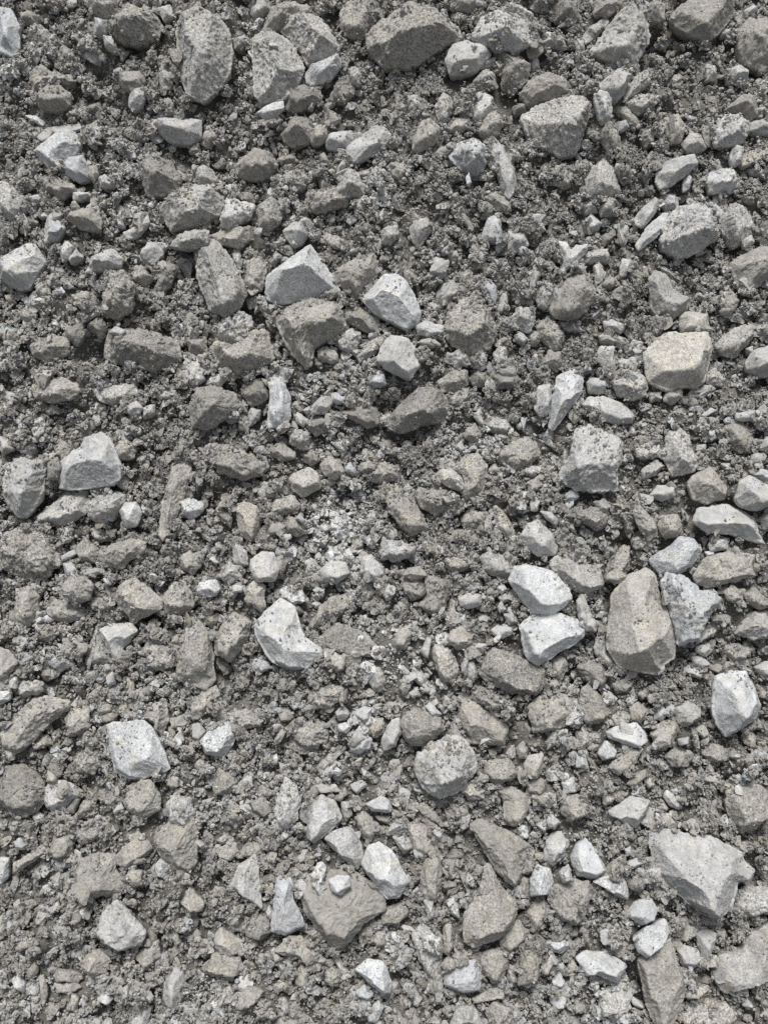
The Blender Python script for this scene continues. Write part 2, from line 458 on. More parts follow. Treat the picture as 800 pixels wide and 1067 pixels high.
2 x h.35 z2 S680,320 : 565,210 610,170 740,155 800,180 840,215 830,255 750,310 690,345 640,375 600,350 580,270
3 k h.45 g1 : 390,390 420,340 460,305 530,320 620,370 665,380 665,450 640,500 530,490 450,450 400,420
4 b : 70,40 80,0 170,-20 180,50 170,90 120,105 85,70
35 k : 170,0 260,20 275,70 250,140 200,165 135,120 180,80
5 t : 265,160 280,90 305,110 300,150 280,170
6 p : 310,95 350,70 405,80 405,120 350,140 320,125
7 w : 460,40 490,28 512,55 490,78 465,60
36 p : 475,90 510,70 525,100 490,115
37 p : 470,130 490,105 510,140 480,155
8 w : 445,225 470,205 530,215 535,240 490,265 455,250
9 wc g1 : 385,190 400,150 440,165 430,205
10 t g1 : 260,270 280,230 320,210 370,250 360,300 310,310 270,290
11 t h.4 : 200,320 215,285 270,310 300,350 310,400 290,450 250,440 215,390
12 t h.4 : 300,510 330,475 380,500 440,570 515,630 500,710 420,700 370,695 320,630
13 t h.4 S700,620 : 600,540 640,510 750,485 790,530 800,590 740,635 630,655 605,600
14 b h.5 S170,640*.8 : 70,610 90,570 140,550 240,600 250,640 200,700 110,710 75,660
15 p h.45 g2 : 130,790 140,750 200,700 280,665 330,680 375,740 380,800 340,880 230,925 150,870
16 p : -10,680 30,600 65,590 70,650 50,710 0,730
17 w : 170,545 190,525 245,580 200,590
18 g : 335,410 345,360 370,350 390,410 375,445 355,440
19 g : 320,380 335,340 355,350 340,420 320,400
20 p : 150,310 180,255 200,265 185,345 165,335
21 t : 30,270 60,220 110,200 125,240 90,310 45,300
22 p : 110,370 150,390 180,420 165,470 120,430
23 kc g2 : 350,480 380,450 470,490 500,540 440,570 380,510
24 t : 550,720 580,685 600,720 590,760 560,760
25 c : 580,790 600,745 665,740 660,800 640,850 590,840
26 p : 375,300 390,280 430,285 410,320
27 w : 185,490 200,465 220,480 200,515
28 pc g2 : -10,40 30,30 50,80 0,110
29 g : 500,160 540,150 555,195 520,205
30 b : 690,350 740,330 770,370 740,440 700,420
32 b : 60,460 100,430 115,470 80,500
38 g : 105,490 140,460 150,500 120,510
33 g : 280,650 290,590 320,640 330,670 290,670
34 g : 500,740 540,700 555,740 530,770
T P 600 600
1 c h.5 SW225,310*1 : 130,180 150,80 215,5 290,-30 330,0 350,100 400,170 410,260 405,340 360,370 350,410 290,400 180,380 130,300
2 g : 75,300 90,240 120,230 130,320 170,370 130,380 85,330
3 s h.45 g1 S480,120*.7 : 355,30 380,-15 440,0 520,65 580,65 605,105 545,180 520,270 420,290 405,200 385,110
4 g : 490,290 560,190 600,170 600,220 540,270
5 g h.4 : 660,240 700,180 740,145 830,150 830,260 740,265
6 b : 700,80 740,45 800,100 830,130 760,140 710,110
7 t : 610,70 650,40 690,60 690,110 640,115
8 p : 500,290 550,280 570,310 540,340 500,320
9 p : 480,340 520,330 560,370 520,390 485,370
10 p : 445,390 470,370 530,405 520,435 460,410
11 x h.5 W610,520*.8 S650,610*.7 : 570,470 580,420 650,395 710,400 740,470 765,540 740,600 690,640 620,670 590,620 570,560
12 p : 740,380 790,355 830,360 830,420 780,420
13 k : 0,380 60,340 120,370 130,420 110,480 50,450
14 b h.35 : 15,600 20,470 50,455 110,510 140,580 100,610 50,620
16 w h.5 : 120,650 160,630 250,610 290,660 300,690 240,725 190,700 140,680
17 t : 150,590 180,560 230,580 220,620 160,630
18 t : 220,550 260,525 295,560 270,615 230,600
19 p : 325,550 350,530 385,570 360,605 325,600
20 g : 410,550 460,515 520,560 520,590 450,635 415,610
21 t : 310,660 350,610 410,590 430,640 400,710 360,725 320,690
22 w : 90,740 125,685 170,730 160,760 110,770
23 bf : 130,800 180,750 240,725 280,720 230,800 180,830
24 t : 0,650 50,650 60,700 20,730 0,720
25 w : 0,740 40,745 50,800 0,800
26 t : 370,750 420,710 490,740 460,800 400,800
27 b g1 : 520,740 570,700 640,720 640,770 560,780
28 t : 690,660 730,640 750,700 740,730 700,700
29 t : 755,690 790,680 800,730 770,745
30 bc g2 : 330,450 380,420 430,450 400,490 350,490
31 k : 150,450 190,430 240,440 210,490 160,480
32 b : 250,490 290,470 310,510 270,520
34 g g1 : 0,100 30,80 80,180 80,230 40,230 10,180
36 t : 120,10 160,-30 215,0 165,40
37 bc g2 : 590,280 740,290 720,340 660,360 600,330
38 p : 495,640 530,620 555,660 530,680
39 p : 420,680 470,670 470,700 430,710
T Q 0 800
1 k h.3 : -10,80 20,0 100,-10 190,60 190,130 150,190 80,205 10,150
2 p h.5 g1 : 180,115 200,65 260,50 310,75 330,110 280,160 230,185 190,160
3 b : 280,170 320,110 335,130 310,190 290,190
4 b : 320,190 340,150 385,115 400,130 390,180 330,210
5 b g2 : 520,150 540,70 620,50 665,100 660,170 610,215 550,190
6 t : 700,70 715,35 745,40 745,80 715,90
7 p g2 : 695,170 715,115 790,120 810,190 780,250 710,220
8 b h.45 SW720,350*.5 : 640,300 690,235 800,215 825,260 820,400 790,445 720,430 665,360
9 t : 485,370 510,330 570,295 620,300 635,340 600,380 540,415 490,405
10 t : 525,450 545,415 590,430 595,490 550,500
11 b h.5 S400,470*.6 W360,430*.5 : 310,450 330,380 400,355 480,360 485,430 520,490 500,520 400,540 320,530
12 b g1 : 205,350 225,280 280,270 310,320 300,370 240,390
13 w : 60,310 85,290 125,315 100,345 65,335
14 t : 50,400 150,340 210,290 200,340 130,400 60,440
15 w : -5,375 40,375 35,460 -5,490
16 p h.4 z2 g1 : 390,680 420,620 490,555 540,600 605,690 580,740 500,770 430,730 400,700
17 b : 560,790 600,740 660,720 670,790 610,840
18 t : 340,830 360,770 410,760 460,800 440,860 380,875
19 b : 220,870 240,840 330,850 350,880 320,900 230,890
20 p h.5 E740,930 : 680,960 690,880 730,830 765,850 760,920 730,1010 690,990
21 p : 540,1060 600,990 630,1000 620,1080 560,1080
22 p : 400,970 440,925 480,960 450,990
23 t : -5,600 20,600 30,700 -5,720
24 t : 745,555 790,490 815,520 850,560 840,600 800,605
25 t : 145,640 160,600 200,610 180,660 150,660
26 p : 195,590 240,560 255,590 215,615
27 w : 135,200 160,180 185,200 180,230 150,230
28 p : 250,630 280,615 300,640 270,660
29 p : 325,600 350,585 380,600 370,635 335,630
30 t : 165,870 185,860 200,950 180,1000 165,930
31 kc g2 : 310,260 420,240 430,290 370,320 310,300
32 tf : 225,900 300,895 330,930 240,940
33 t : 275,1010 300,945 330,960 320,1020
34 p : 215,680 240,665 255,690 235,715
35 t : 60,760 100,700 140,740 90,770
36 w : 50,880 80,860 110,900 100,940 60,920
38 t : 710,690 740,690 760,730 735,745
39 t : 200,10 240,15 240,60 200,60
40 sf : 230,380 330,370 300,410 240,430
42 p : 470,180 500,140 520,170 480,195
T R 200 800
1 p h.5 g1 S400,200 : 345,190 360,110 390,45 430,70 455,140 440,220 390,260 360,245
2 p h.45 W520,200*.6 : 475,250 500,140 540,110 600,140 625,210 570,270 510,320 480,295
3 g : 490,80 520,60 600,70 620,100 520,110
5 b : 590,130 640,80 650,110 620,140
6 g : 620,140 660,140 670,200 640,225 625,190
7 t h.5 : 680,210 710,180 750,210 770,270 740,310 710,290
8 p : 555,295 600,260 660,250 700,310 715,380 690,425 640,390 590,340
9 w h.5 : 705,400 735,320 780,310 830,345 870,410 902,475 860,540 810,545 790,520 730,450
10 w : 720,150 790,115 830,140 830,185 750,180
11 p : 655,70 710,50 730,70 690,115 665,90
12 p h.35 : 160,490 200,400 265,360 280,440 295,590 240,555 180,510
13 w : 300,570 320,560 342,600 325,635 305,615
14 s h.5 S390,560*.6 : 330,680 340,560 355,460 420,440 420,550 460,620 470,660 390,695
15 b h.3 : 450,500 480,450 540,425 620,425 700,440 800,520 810,590 730,640 660,720 620,755 580,740 480,620
16 w : 568,465 600,450 655,450 660,490 620,535 585,515
17 wc g3 : 485,440 540,390 560,440 545,490 550,545 530,540
18 c h.5 : 90,710 120,665 210,720 205,770 150,790 100,760
19 b g1 : 40,840 90,770 200,790 220,840 170,880 60,860
20 k : 220,680 250,620 310,620 330,680 290,720 230,710
21 t g1 : 150,640 180,610 220,640 220,690 170,680
22 tf h.35 : 340,770 400,700 450,700 555,800 540,815 430,790
23 gf h.6 : 325,760 345,745 420,890 400,895 350,820
24 t : 430,880 450,820 490,840 485,900 440,920
25 tc g2 : 80,960 120,915 180,930 180,980 110,1010
26 x h.5 : 680,840 730,797 800,810 830,890 825,940 790,942 730,890
27 s : 680,930 720,905 760,940 740,970 690,955
28 w : 730,1030 780,960 800,1000 770,1060 735,1060
29 t : 95,340 180,310 195,350 160,390 110,370
30 k : 240,140 300,120 340,180 310,215 250,180
31 b : 180,370 230,310 300,320 300,360 220,380
32 p : 440,380 460,340 485,340 475,390 450,400
33 b : 90,80 110,0 180,20 190,60 160,110 100,115
34 b : 180,110 190,60 215,65 220,110
35 t : 180,1000 230,910 300,930 290,960 220,1010
36 t : 750,720 770,680 800,680 810,740 770,750
37 g : 585,790 600,770 640,830 660,860 620,865
38 bc g2 : 545,880 560,830 610,830 620,890 590,920
39 t : 350,1060 370,1040 440,1040 440,1080 350,1080
40 g : 365,1000 380,955 420,1000 390,1035
42 b : 760,200 830,200 820,235 780,220
43 p : 10,310 30,300 55,320 40,340
44 t : 105,300 150,270 165,290 130,320
T S 400 800
1 t : 315,90 360,50 420,90 415,130 360,140
2 b h.45 : 415,20 430,-30 520,-40 560,20 540,50 490,70 440,55
3 t h.3 : 470,90 530,80 600,110 605,170 570,235 530,245 500,210 500,140
4 b : 585,60 650,45 680,70 655,120 610,100
5 b h.3 : 355,240 400,210 510,260 610,320 580,420 550,495 520,490 470,430 420,350
6 t h.45 : 330,690 335,610 400,500 420,410 440,405 480,480 550,570 545,640 490,710 370,750 335,720
7 b h.45 : 480,740 510,670 560,630 605,680 590,720 520,770
8 b h.45 : 150,440 175,390 215,360 240,400 235,500 215,560 170,560 150,500
9 t h.4 S150,340 : 90,240 130,220 180,240 210,340 180,365 125,355
10 g : 35,290 90,265 120,340 80,360
11 w : 255,560 290,535 310,580 315,630 280,610
12 x h.5 : 605,470 620,430 640,405 690,425 705,480 690,530 610,535
13 t : 595,600 630,545 670,530 685,590 660,660 620,690
14 p g1 : 665,340 690,280 740,265 770,310 750,370 700,415 670,380
15 b g2 h.4 : 685,560 700,490 780,465 850,480 860,540 830,640 790,655 720,630
16 x h.5 : 670,730 700,700 770,695 790,740 740,775 690,765
17 g h.4 g1 : 120,700 160,640 240,690 240,800 245,960 220,980 180,880 140,780
47 wc g2 : 155,720 190,685 240,710 240,790 180,770
18 t : 245,650 280,650 290,750 270,790 245,770
19 t h.45 : 395,800 420,765 490,750 520,800 490,890 450,900 410,850
20 s h.4 S330,880*.8 : 250,860 280,830 380,800 405,860 400,930 330,940 250,905
21 t : 280,790 310,750 340,790 320,820
22 t : 240,820 270,790 305,830 260,850
23 tf : 365,965 440,920 500,915 500,960 380,980
24 g : 280,1060 300,1000 370,990 420,1080 280,1080
25 t : 425,1010 460,975 540,1010 520,1080 440,1080
26 b h.4 : 560,900 570,760 620,720 650,800 640,900 600,915
27 t : 655,830 690,790 705,820 680,870 655,860
28 w : 700,890 735,855 755,890 740,920 705,910
29 w : 690,960 720,930 760,960 750,1000 700,1000
30 p : 75,190 80,110 95,100 108,150 100,195
31 p : 675,220 700,195 730,220 715,255 685,250
32 p : 630,240 640,215 680,240 670,270
33 b : -10,590 70,560 110,600 60,650 -10,650
34 p g1 : 730,440 770,400 790,470 745,485
35 b : 575,440 590,380 630,390 620,440
36 b : 560,500 580,450 610,470 605,540 570,530
37 b : 735,180 740,120 800,110 850,130 850,200 770,220
38 wc g2 : 550,280 560,240 600,250 600,300
39 p : 120,990 130,920 160,960 140,1000
40 g : 165,550 205,560 210,620 185,635
41 bf : 130,160 170,140 260,240 240,250 150,190
44 t : 510,880 520,820 550,830 555,890 530,900
45 w : 740,60 790,40 800,100 750,110
46 g : 335,490 350,480 375,560 360,565
T T 600 800
1 p h.45 W345,390*.8 N500,330*.7 : 300,320 320,255 400,265 440,270 560,285 690,350 700,390 745,430 720,470 670,480 650,570 590,630 520,600 440,540 370,480 330,430
2 t : 330,240 350,190 390,190 400,250 360,260
3 p h.4 S230,220 : 135,180 230,120 310,135 290,190 250,250 200,230 145,200
4 g : 265,230 300,160 330,170 320,240 285,245
5 w : 360,120 380,90 430,140 430,175 390,160
6 t : 330,170 350,125 385,170 365,190
7 b h.4 : 625,170 630,100 720,70 770,75 810,130 800,200 740,260 690,270 650,230
8 x h.45 : -25,370 0,320 40,290 80,340 130,430 80,465 10,450 -20,410
9 w h.4 : 70,475 130,450 190,450 215,500 215,550 160,530
10 x h.5 S280,620 : 215,600 240,560 310,545 340,590 320,640 270,660 220,625
11 x h.5 z6 : 235,715 290,670 370,630 392,680 360,740 290,795 260,770
12 b h.3 : 255,800 310,780 390,715 415,770 450,880 460,930 400,1075 330,1080 290,980
13 p : 420,760 450,740 510,755 525,800 490,835 440,830
14 p : 500,690 540,670 585,690 575,740 545,820 525,790 505,740
15 g h.35 S680,860*.7 : 560,860 600,780 700,760 720,700 830,640 830,880 760,900 620,940
16 t : 460,930 550,905 555,925 500,965 460,960
17 g : 400,690 460,640 520,630 525,670 470,720 420,730
18 w h.45 : -5,790 40,765 110,770 200,810 210,830 170,900 90,860 40,870
19 w : 220,960 240,955 290,990 280,1010 240,990
20 g : 660,550 700,490 800,500 830,520 830,600 720,620 665,590
22 t : 110,150 120,105 165,115 150,150 120,160
24 b : 210,70 240,20 290,5 290,40 240,85
25 k : 220,480 260,440 300,470 270,520 230,510
26 b : 540,250 590,240 600,290 550,290
27 t : 620,315 660,300 700,340 680,345
28 w : 210,400 250,370 280,400 240,420
36 w : 200,340 225,325 235,360 210,370
29 pc g3 : 90,950 150,900 220,940 230,1040 100,1040
30 t : 540,830 580,780 600,800 590,840
31 t : 280,50 310,30 330,70 300,85
32 b : 530,160 570,150 600,210 560,200
33 tc g2 : 420,1000 540,960 650,1000 660,1080 430,1080
34 p : 690,990 710,960 740,990 720,1010
35 b : 130,330 170,310 190,350 150,380
'''
LABELS = {}
LABELS.update({
 'T1': 'largest pale boulder with a slanted left side',
 'P1': 'huge cream boulder, tallest of all stones here',
 'R15': 'large brown shield-shaped slab with a pebble on it',
 'A8': 'tall rough grey boulder near the top edge, broad and dusty',
 'C1': 'largest boulder at the top edge, crusty on top and shadowed below',
 'H14': 'big cream block with a straight front edge, just below the dark-fronted stone',
 'L1': 'big white block crusted with crumbs, just below the white knife stone',
 'C13': 'broad grey wedge-shaped boulder, pale on top and dark below',
 'N4': 'big white kidney-shaped stone with a grey hollow near its upper end',
 'F4': 'big brown boulder with a crumb-covered top, just below the bright pyramid stone',
 'B1': 'grey barrel-shaped stone standing upright near the top, just right of the tall rough boulder',
 'T12': 'long brown slab running down to the bottom edge',
 'M12': 'flat bright white slab with square corners, left of the sharp-ridged pale stone',
 'F2': 'bright pyramid-shaped stone with a pointed top, just right of the tall ridged grey stone',
 'O15': 'pale gritty boulder, squarish, below and left of the tan wedge',
 'S6': 'tan teardrop stone with its point upward, just below the brown triangular slab',
 'F1': 'tall grey stone leaning, with a pale ridge, just below the grey angular boulder',
 'I3': 'white peaked stone with a dark lip below',
 'P3': 'bluish grey stone with a crusty hollow, just right of the huge cream boulder',
 'E16': 'long dark boulder with crumbs along its top',
 'D1': 'grey tent-shaped stone with a dark side, just left of the cracked brown slab',
 'T15': 'wide grey stone at the right edge, near the bottom, right of the long brown slab',
 'P11': 'white block by the right edge, brightest there, below and right of the bluish crusty stone',
 'O2': 'white block, lower one of the two big white blocks that touch',
 'H1': 'large rough pale boulder covered in grit, just above the dark-fronted stone',
 'I12': 'wide brown stone buried under crumbs, below the white peaked stone',
 'M8': 'tall brown blade-like stone, below and right of the broad tan block',
 'G9': 'brown boulder capped with white crumbs, just right of the white faceted block',
 'O1': 'white block, upper one of the two big white blocks that touch',
 'S5': 'large flat brown triangular slab, right of the brown leaf-shaped stone',
 'E10': 'grey angular boulder with a shadowed underside, above and left of the bright pyramid stone',
 'O3': 'big dark brown boulder, flecked white, below and left of the lower white block',
 'M10': 'large tan slab slanting by the left edge, left of the flat white slab',
 'F14': 'white faceted block, just above the rounded grey cube',
 'B2': 'grey block with a dark lower face, above and right of the barrel-shaped stone',
 'I5': 'rough pale upright stone, just left of the white peaked stone',
 'K1': 'dark brown boulder with a rounded back, just below the rounded grey cube',
 'D6': 'broad cracked brown slab at the top edge, above and right of the broad wedge boulder',
 'Q1': 'large dark stone at the left edge, just below the slanting tan slab',
 'Q8': 'big brown stone with a slanting face, left of the grey triangular shard',
 'Q11': 'brown pyramid with a ridged top, just above the pale gritty block',
 'F5': 'wide tan stone with a rounded front, above and left of the tall white slab',
 'O12': 'tan wedge with a pointed top, just below the flecked dark boulder',
 'L17': 'wide tan dusty stone by the right edge, above and right of the bluish crusty stone',
 'R9': 'white oval stone, smooth and bright, above and right of the brown shield slab',
 'L13': 'long pale slab by the right edge, above and right of the bluish fan stone',
 'C4': 'pale stone crusted with crumbs, just right of the shadowed top-edge boulder',
 'Q16': 'pale four-cornered block, gritty, below and left of the brown slant-faced stone',
 'T7': 'big brown stone, gritty, above and right of the largest pale boulder',
 'J1': 'dark brown boulder, dirt on top, just above the dark buried oval',
 'G14': 'smooth brown boulder, rounded, above the white knife stone',
 'E5': 'big pale block cut by the left edge, above and left of the long dark boulder',
 'J10': 'dark buried oval boulder with crumbs on top, just right of the stick-like stone',
 'S15': 'large brown crusty stone, just below the white four-cornered stone',
 'S17': 'long grey tapering stone, narrow end down, right of the bright broken stone',
 'A4': 'wide brown lump crusted with crumbs, dark underneath, just left of the tall rough boulder',
 'O13': 'tan rectangular block, below and right of the flecked dark boulder',
 'D7': 'large brown stone cut by the right edge, near the top corner',
 'K26': 'grey smooth stone lying slantwise, above and right of the upper white block',
 'K13': 'leaning brown slab with straight edges, below and left of the cream egg pebble',
 'R14': 'bluish grey post-like stone, just left of the brown shield slab',
 'M4': 'broad tan block with rounded corners, just above the pale triangular stone',
 'G2': 'grey cube-like stone with rounded edges, left of the white-capped brown boulder',
 'I9': 'long tan stick-like stone, upright, right of the white peaked stone',
 'B20': 'rough brown stone at the top edge, dark below, just left of the shadowed top-edge boulder',
 'A19': 'dark sloping stone, half buried in dirt, above and left of the grey angular boulder',
 'H12': 'grey stone with a pale top and dark front, right of the smooth brown boulder',
 'F13': 'sloping brown stone in shade, above and left of the white faceted block',
 'I4': 'broad grey stone like a paw, just below the white peaked stone',
 'L14': 'bluish grey fan-shaped stone, just above the bluish crusty stone',
 'H6': 'smooth brown stone cut by the right edge, just right of the rough pale boulder',
 'E15': 'crumbly brown column of dirt and grit, just above the long dark boulder',
 'N13': 'dark smooth floor of a hollow in the dirt, just right of the white kidney stone',  # sunken ground, laid in as a dark flat piece
 'K8': 'white knife-shaped stone pointing down, right of the white-capped brown boulder',
 'O14': 'brown rounded stone, dark below, above and left of the pale gritty boulder',
 'T33': 'tan crumbly mound cut by the bottom edge, below and right of the long brown slab',
 'A14': 'cracked white slab with a broken pointed corner, left of the grey angular boulder',
 'L5': 'smooth grey stone, wide at its base, above the long pale slab',
 'N5': 'tan brick-like stone, tilted, just right of the tall brown blade',
 'R2': 'smooth pale wedge stone, just above the brown shield slab',
 'C6': 'smooth pale flat-topped stone, above and left of the broad wedge boulder',
 'C7': 'dark grey slab with a chipped lower end, right of the shadowed top-edge boulder',
 'H5': 'grey-brown block in the shade, above and right of the dark-fronted stone',
 'D27': 'broad grey slab, its face toward the camera, below and right of the broad wedge boulder',
 'J3': 'tall white slab with a shaded right side, below and left of the brown crumb-topped boulder',
 'C11': 'wide brown stone, low and gritty, just above the broad wedge boulder',
 'T18': 'white slab with a curved upper edge, below and left of the white tilted block',
 'C14': 'rough white lump, left of the broad wedge boulder',
 'R12': 'grey triangular shard, point upward, left of the brown shield slab',
 'L6': 'tan rounded stone, below and right of the smooth bell-shaped grey stone',
 'Q5': 'round brown stone, gritty, just below the flat white slab',
 'A18': 'pale block with a shadowed lower face, just below the tall rough boulder',
 'B12': 'pale angular slab, tilted, below and right of the barrel-shaped stone',
 'T8': 'white four-cornered stone, right of the brown triangular slab',
 'K6': 'wide dusty brown stone, sunk in dirt, below and left of the white knife stone',
 'K12': 'brown upright stone, just right of the cream egg pebble',
 'I7': 'squat grey stone with a dished top, above the broad tan block',
 'B16': 'flat brown stone sunk in dirt, above and right of the grey angular boulder',
 'S20': 'bluish grey low block, just below the teardrop stone',
 'R1': 'tall crusty grey stone, tapered, just left of the smooth pale wedge',
 'L2': 'long pale flat stone, slanting, just right of the white knife stone',
 'F35': 'pale crumbly clod lying on top of the wide tan stone',
 'I1': 'smooth tan oval stone, below and left of the long dark boulder',
 'R8': 'pale slab, slanting, below and right of the smooth pale wedge',
 'I11': 'brown block with a straight ridge, just above the broad tan block',
 'K18': 'pale squarish block, just above the upper white block',
 'T29': 'pale mound of crumbs, just below the white curved slab',
 'D19': 'rough pale stone crusted with white crumbs, above the rough pale boulder',
 'C15': 'long white splinter standing upright, just right of the rough white lump',
 'D25': 'pale two-lobed stone, just above the rough pale boulder',
 'F20': 'wide brown stone caked with crumbs on top, above the bright pyramid stone',
 'N18': 'crumbly brown mound with pale bits, above the smooth pale wedge',
 'T20': 'grey dusty stone at the right edge, below and right of the largest pale boulder',
 'L11': 'pale faceted block at the right edge, just above the long pale slab',
 'N17': 'pale stone with a sharp ridge, below the tall brown blade',
 'S3': 'tan flat broken plate, just above the brown triangular slab',
 'A1': 'bluish grey stone cut by the left edge near the top corner',
 'M6': 'pale rounded triangular stone, left of the tall brown blade',
 'P14': 'brown triangular stone, above and left of the white bumpy stone',
 'K14': 'brown blocky stone, just right of the leaning brown slab',
 'T11': 'white tilted block, just above the long brown slab',
 'E1': 'grey dusty slab at the left edge, below and left of the cracked white slab',
 'O35': 'dark brown stone, behind a paler one, below the leaning brown slab',
 'M1': 'tan upright stone with a pale top, above the slanting tan slab',
 'H15': 'grey pointed stone, just right of the big cream block',
 'S8': 'tall brown leaf-shaped stone, just right of the bright white oval',
 'J18': 'tan lumpy stone, upright, below the dark buried oval',
 'Q2': 'round crusty grey stone, below the slanting tan slab',
 'R19': 'wide brown stone, low, below the grey triangular shard',
 'T3': 'pale pointed stone, above and right of the white four-cornered stone',
 'N10': 'arched brown stone caked with grit, above and right of the white kidney stone',
 'R26': 'bright white broken stone, just below the brown shield slab',
 'B5': 'dusty brown stone, mostly hidden, just above the barrel-shaped stone',
 'S26': 'brown post-like stone, half buried, below and right of the teardrop stone',
 'J23': 'pale rounded block, just below the tan lumpy stone',
 'M5': 'rounded tan stone, just right of the broad tan block',
 'R22': 'flat tan shard, pointed, below and left of the brown shield slab',
 'E19': 'wide low brown stone, above the smooth tan oval',
 'S19': 'pale tan faceted stone, below the brown triangular slab',
 'B9': 'brown pyramid-shaped stone, just below the barrel-shaped stone',
 'P16': 'white bumpy stone, right of the tan rectangular block',
 'H25': 'rounded grey stone, below and left of the big cream block',
 'P5': 'grey angular stone at the right edge, right of the bluish crusty stone',
 'B8': 'dark grey stone in shadow, below and left of the shadowed top-edge boulder',
 'L16': 'tan pointed stone, above and left of the huge cream boulder',
 'B3': 'white wedge with a sharp edge, just right of the barrel-shaped stone',
 'M21': 'brown crumbly mound of dirt, just left of the tall brown blade',
 'N19': 'tan gritty clod, below and right of the white kidney stone',
 'Q9': 'tan egg-shaped stone, above and right of the brown pyramid',
 'O11': 'tan gritty stone, upright, above and left of the tan wedge',
 'A11': 'rounded brown stone like a potato, above the cracked white slab',
 'S2': 'brown rounded stone, dark below, just right of the pale gritty boulder',
 'S9': 'tan block, upright, just above the brown leaf-shaped stone',
 'F6': 'crusty pale-grey stone, just right of the grey angular boulder',
 'I2': 'low grey stone with a dark lower edge, just below the long dark boulder',
 'M3': 'brown stone with a ridged top, above and left of the pale triangular stone',
 'J15': 'cream cube-like stone, right of the dark buried oval',
 'Q7': 'crusty pale stone, just above the brown slant-faced stone',
 'L7': 'brown rounded lump, right of the smooth bell-shaped grey stone',
 'F7': 'brown gritty stone, upright, above and right of the tall ridged grey stone',
 'D24': 'whitish crusty nugget, above the dark-fronted stone',
 'P13': 'dark grey stone, in shade, below and right of the lower white block',
 'K15': 'pale nugget crusted with grit, just below the leaning brown slab',
 'K23': 'grey half-buried stone, above and left of the upper white block',
 'M2': 'round brown stone, left of the broad tan block',
 'C17': 'brown angular block, just left of the rough white lump',
 'F15': 'dark low stone, below and left of the white faceted block',
 'G16': 'rough brown nugget, below and left of the smooth brown boulder',
 'E3': 'dark brown block, above and right of the bright left-edge block',
 'N27': 'low brown clod, above and right of the sharp-ridged pale stone',
 'Q20': 'long pale grey stone, upright, below and right of the pale gritty block',
 'P21': 'round tan nugget, just right of the white bumpy stone',
 'D10': 'pale block with a slanting top, just below the tent-shaped stone',
 'A12': 'brown dirt-covered stone, half buried, left of the tall rough boulder',
 'S14': 'pale crusty stone, just left of the white four-cornered stone',
 'S37': 'brown rounded stone, above the white four-cornered stone',
 'D21': 'wide brown stone, mostly hidden, below the cracked brown slab',
 'F9': 'brown oval stone, upright, above and left of the brown crumb-topped boulder',
 'J2': 'dark rounded stone, just left of the tall white slab',
 'B14': 'small tapered grey stone, above the white faceted block',
 'M13': 'tan upright stone, above and right of the flat white slab',
 'S12': 'bright white chunk, below and right of the brown triangular slab',
 'F8': 'flat tan stone lying level, just above the tall ridged grey stone',
 'M7': 'grey pointed stone, leaning, just left of the pale triangular stone',
 'O4': 'round brown stone, its top pale, above and left of the flecked dark boulder',
 'H13': 'small cream cube, below and right of the dark-fronted stone',
 'C10': 'dark cube-like stone at the top edge, left of the tent-shaped stone',
 'G25': 'white forked chip, just above the smooth brown boulder',
 'T10': 'white rough nugget, just above the white tilted block',
 'R18': 'tan rounded nugget, below the brown slant-faced stone',
 'N16': 'tan oval slab, slanting, just above the sharp-ridged pale stone',
 'S7': 'brown smooth stone, left of the white curved slab',
 'M11': 'small tan cube, just right of the slanting tan slab',
 'A15': 'bluish grey oval stone, below and right of the cracked white slab',
 'E26': 'pale crumbly clod, just left of the wide tan stone',
 'Q18': 'tan rounded stone, below and left of the pale gritty block',
 'C21': 'brown gritty nugget, above and right of the rough white lump',
 'E11': 'low grey stone, tucked underneath, above and left of the tall ridged grey stone',
 'A20': 'low brown lump, just below the cracked white slab',
 'J32': 'brown clod of packed dirt, above and left of the leaning brown slab',
 'J9': 'dark curved slab, just left of the dark round-backed boulder',
 'H16': 'pale stone cut by the right edge, right of the big cream block',
 'E8': 'long pale stone lying slantwise, below and left of the grey angular boulder',
 'G23': 'low brown stone, above and right of the dark round-backed boulder',
 'Q12': 'small brown lump, above and left of the brown pyramid',
 'O23': 'dark clod of crumbs, below and left of the flecked dark boulder',
 'S13': 'tan oval stone, upright, right of the teardrop stone',
 'P20': 'grey-tan angular stone, just left of the bright right-edge block',
 'K16': 'low brown stone, dusty on top, below the cream egg pebble',
 'J29': 'pale low stone, below and left of the leaning brown slab',
 'L20': 'dark low stone, just below the white crusted block',
 'G6': 'grey stone with a dark lower half, above and left of the white-capped brown boulder',
 'R33': 'brown block-like stone, just below the sharp-ridged pale stone',
 'H2': 'thin white blade of stone, tilted, just left of the rough pale boulder',
 'P37': 'flat brown clod, just above the bright right-edge block',
 'T9': 'white flat shard, below and right of the white four-cornered stone',
 'M25': 'brown rough lump, just left of the flat white slab',
 'C27': 'loose brown clod of crumbs, left of the rough white lump',
 'G3': 'rough rounded grey stone, below and left of the rough white lump',
 'R20': 'dark brown rounded stone, just below the grey triangular shard',
 'A3': 'dark brown lump cut by the top edge, left of the barrel-shaped stone',
 'D17': 'tan broken stone, below and right of the tent-shaped stone',
 'N9': 'white clod of crumbs, just above the white kidney stone',
 'F3': 'small pale cube, just above the bright pyramid stone',
 'D28': 'brown half-buried slab, just right of the broad wedge boulder',
 'E14': 'dark brown curved lump, left of the tall ridged grey stone',
 'L18': 'small tan lump, just above the bluish fan stone',
 'L19': 'narrow brown stone, slanting, above and left of the bluish fan stone',
 'S24': 'grey stone cut by the bottom edge, below the teardrop stone',
 'G4': 'white thumb-shaped stone, below the rough white lump',
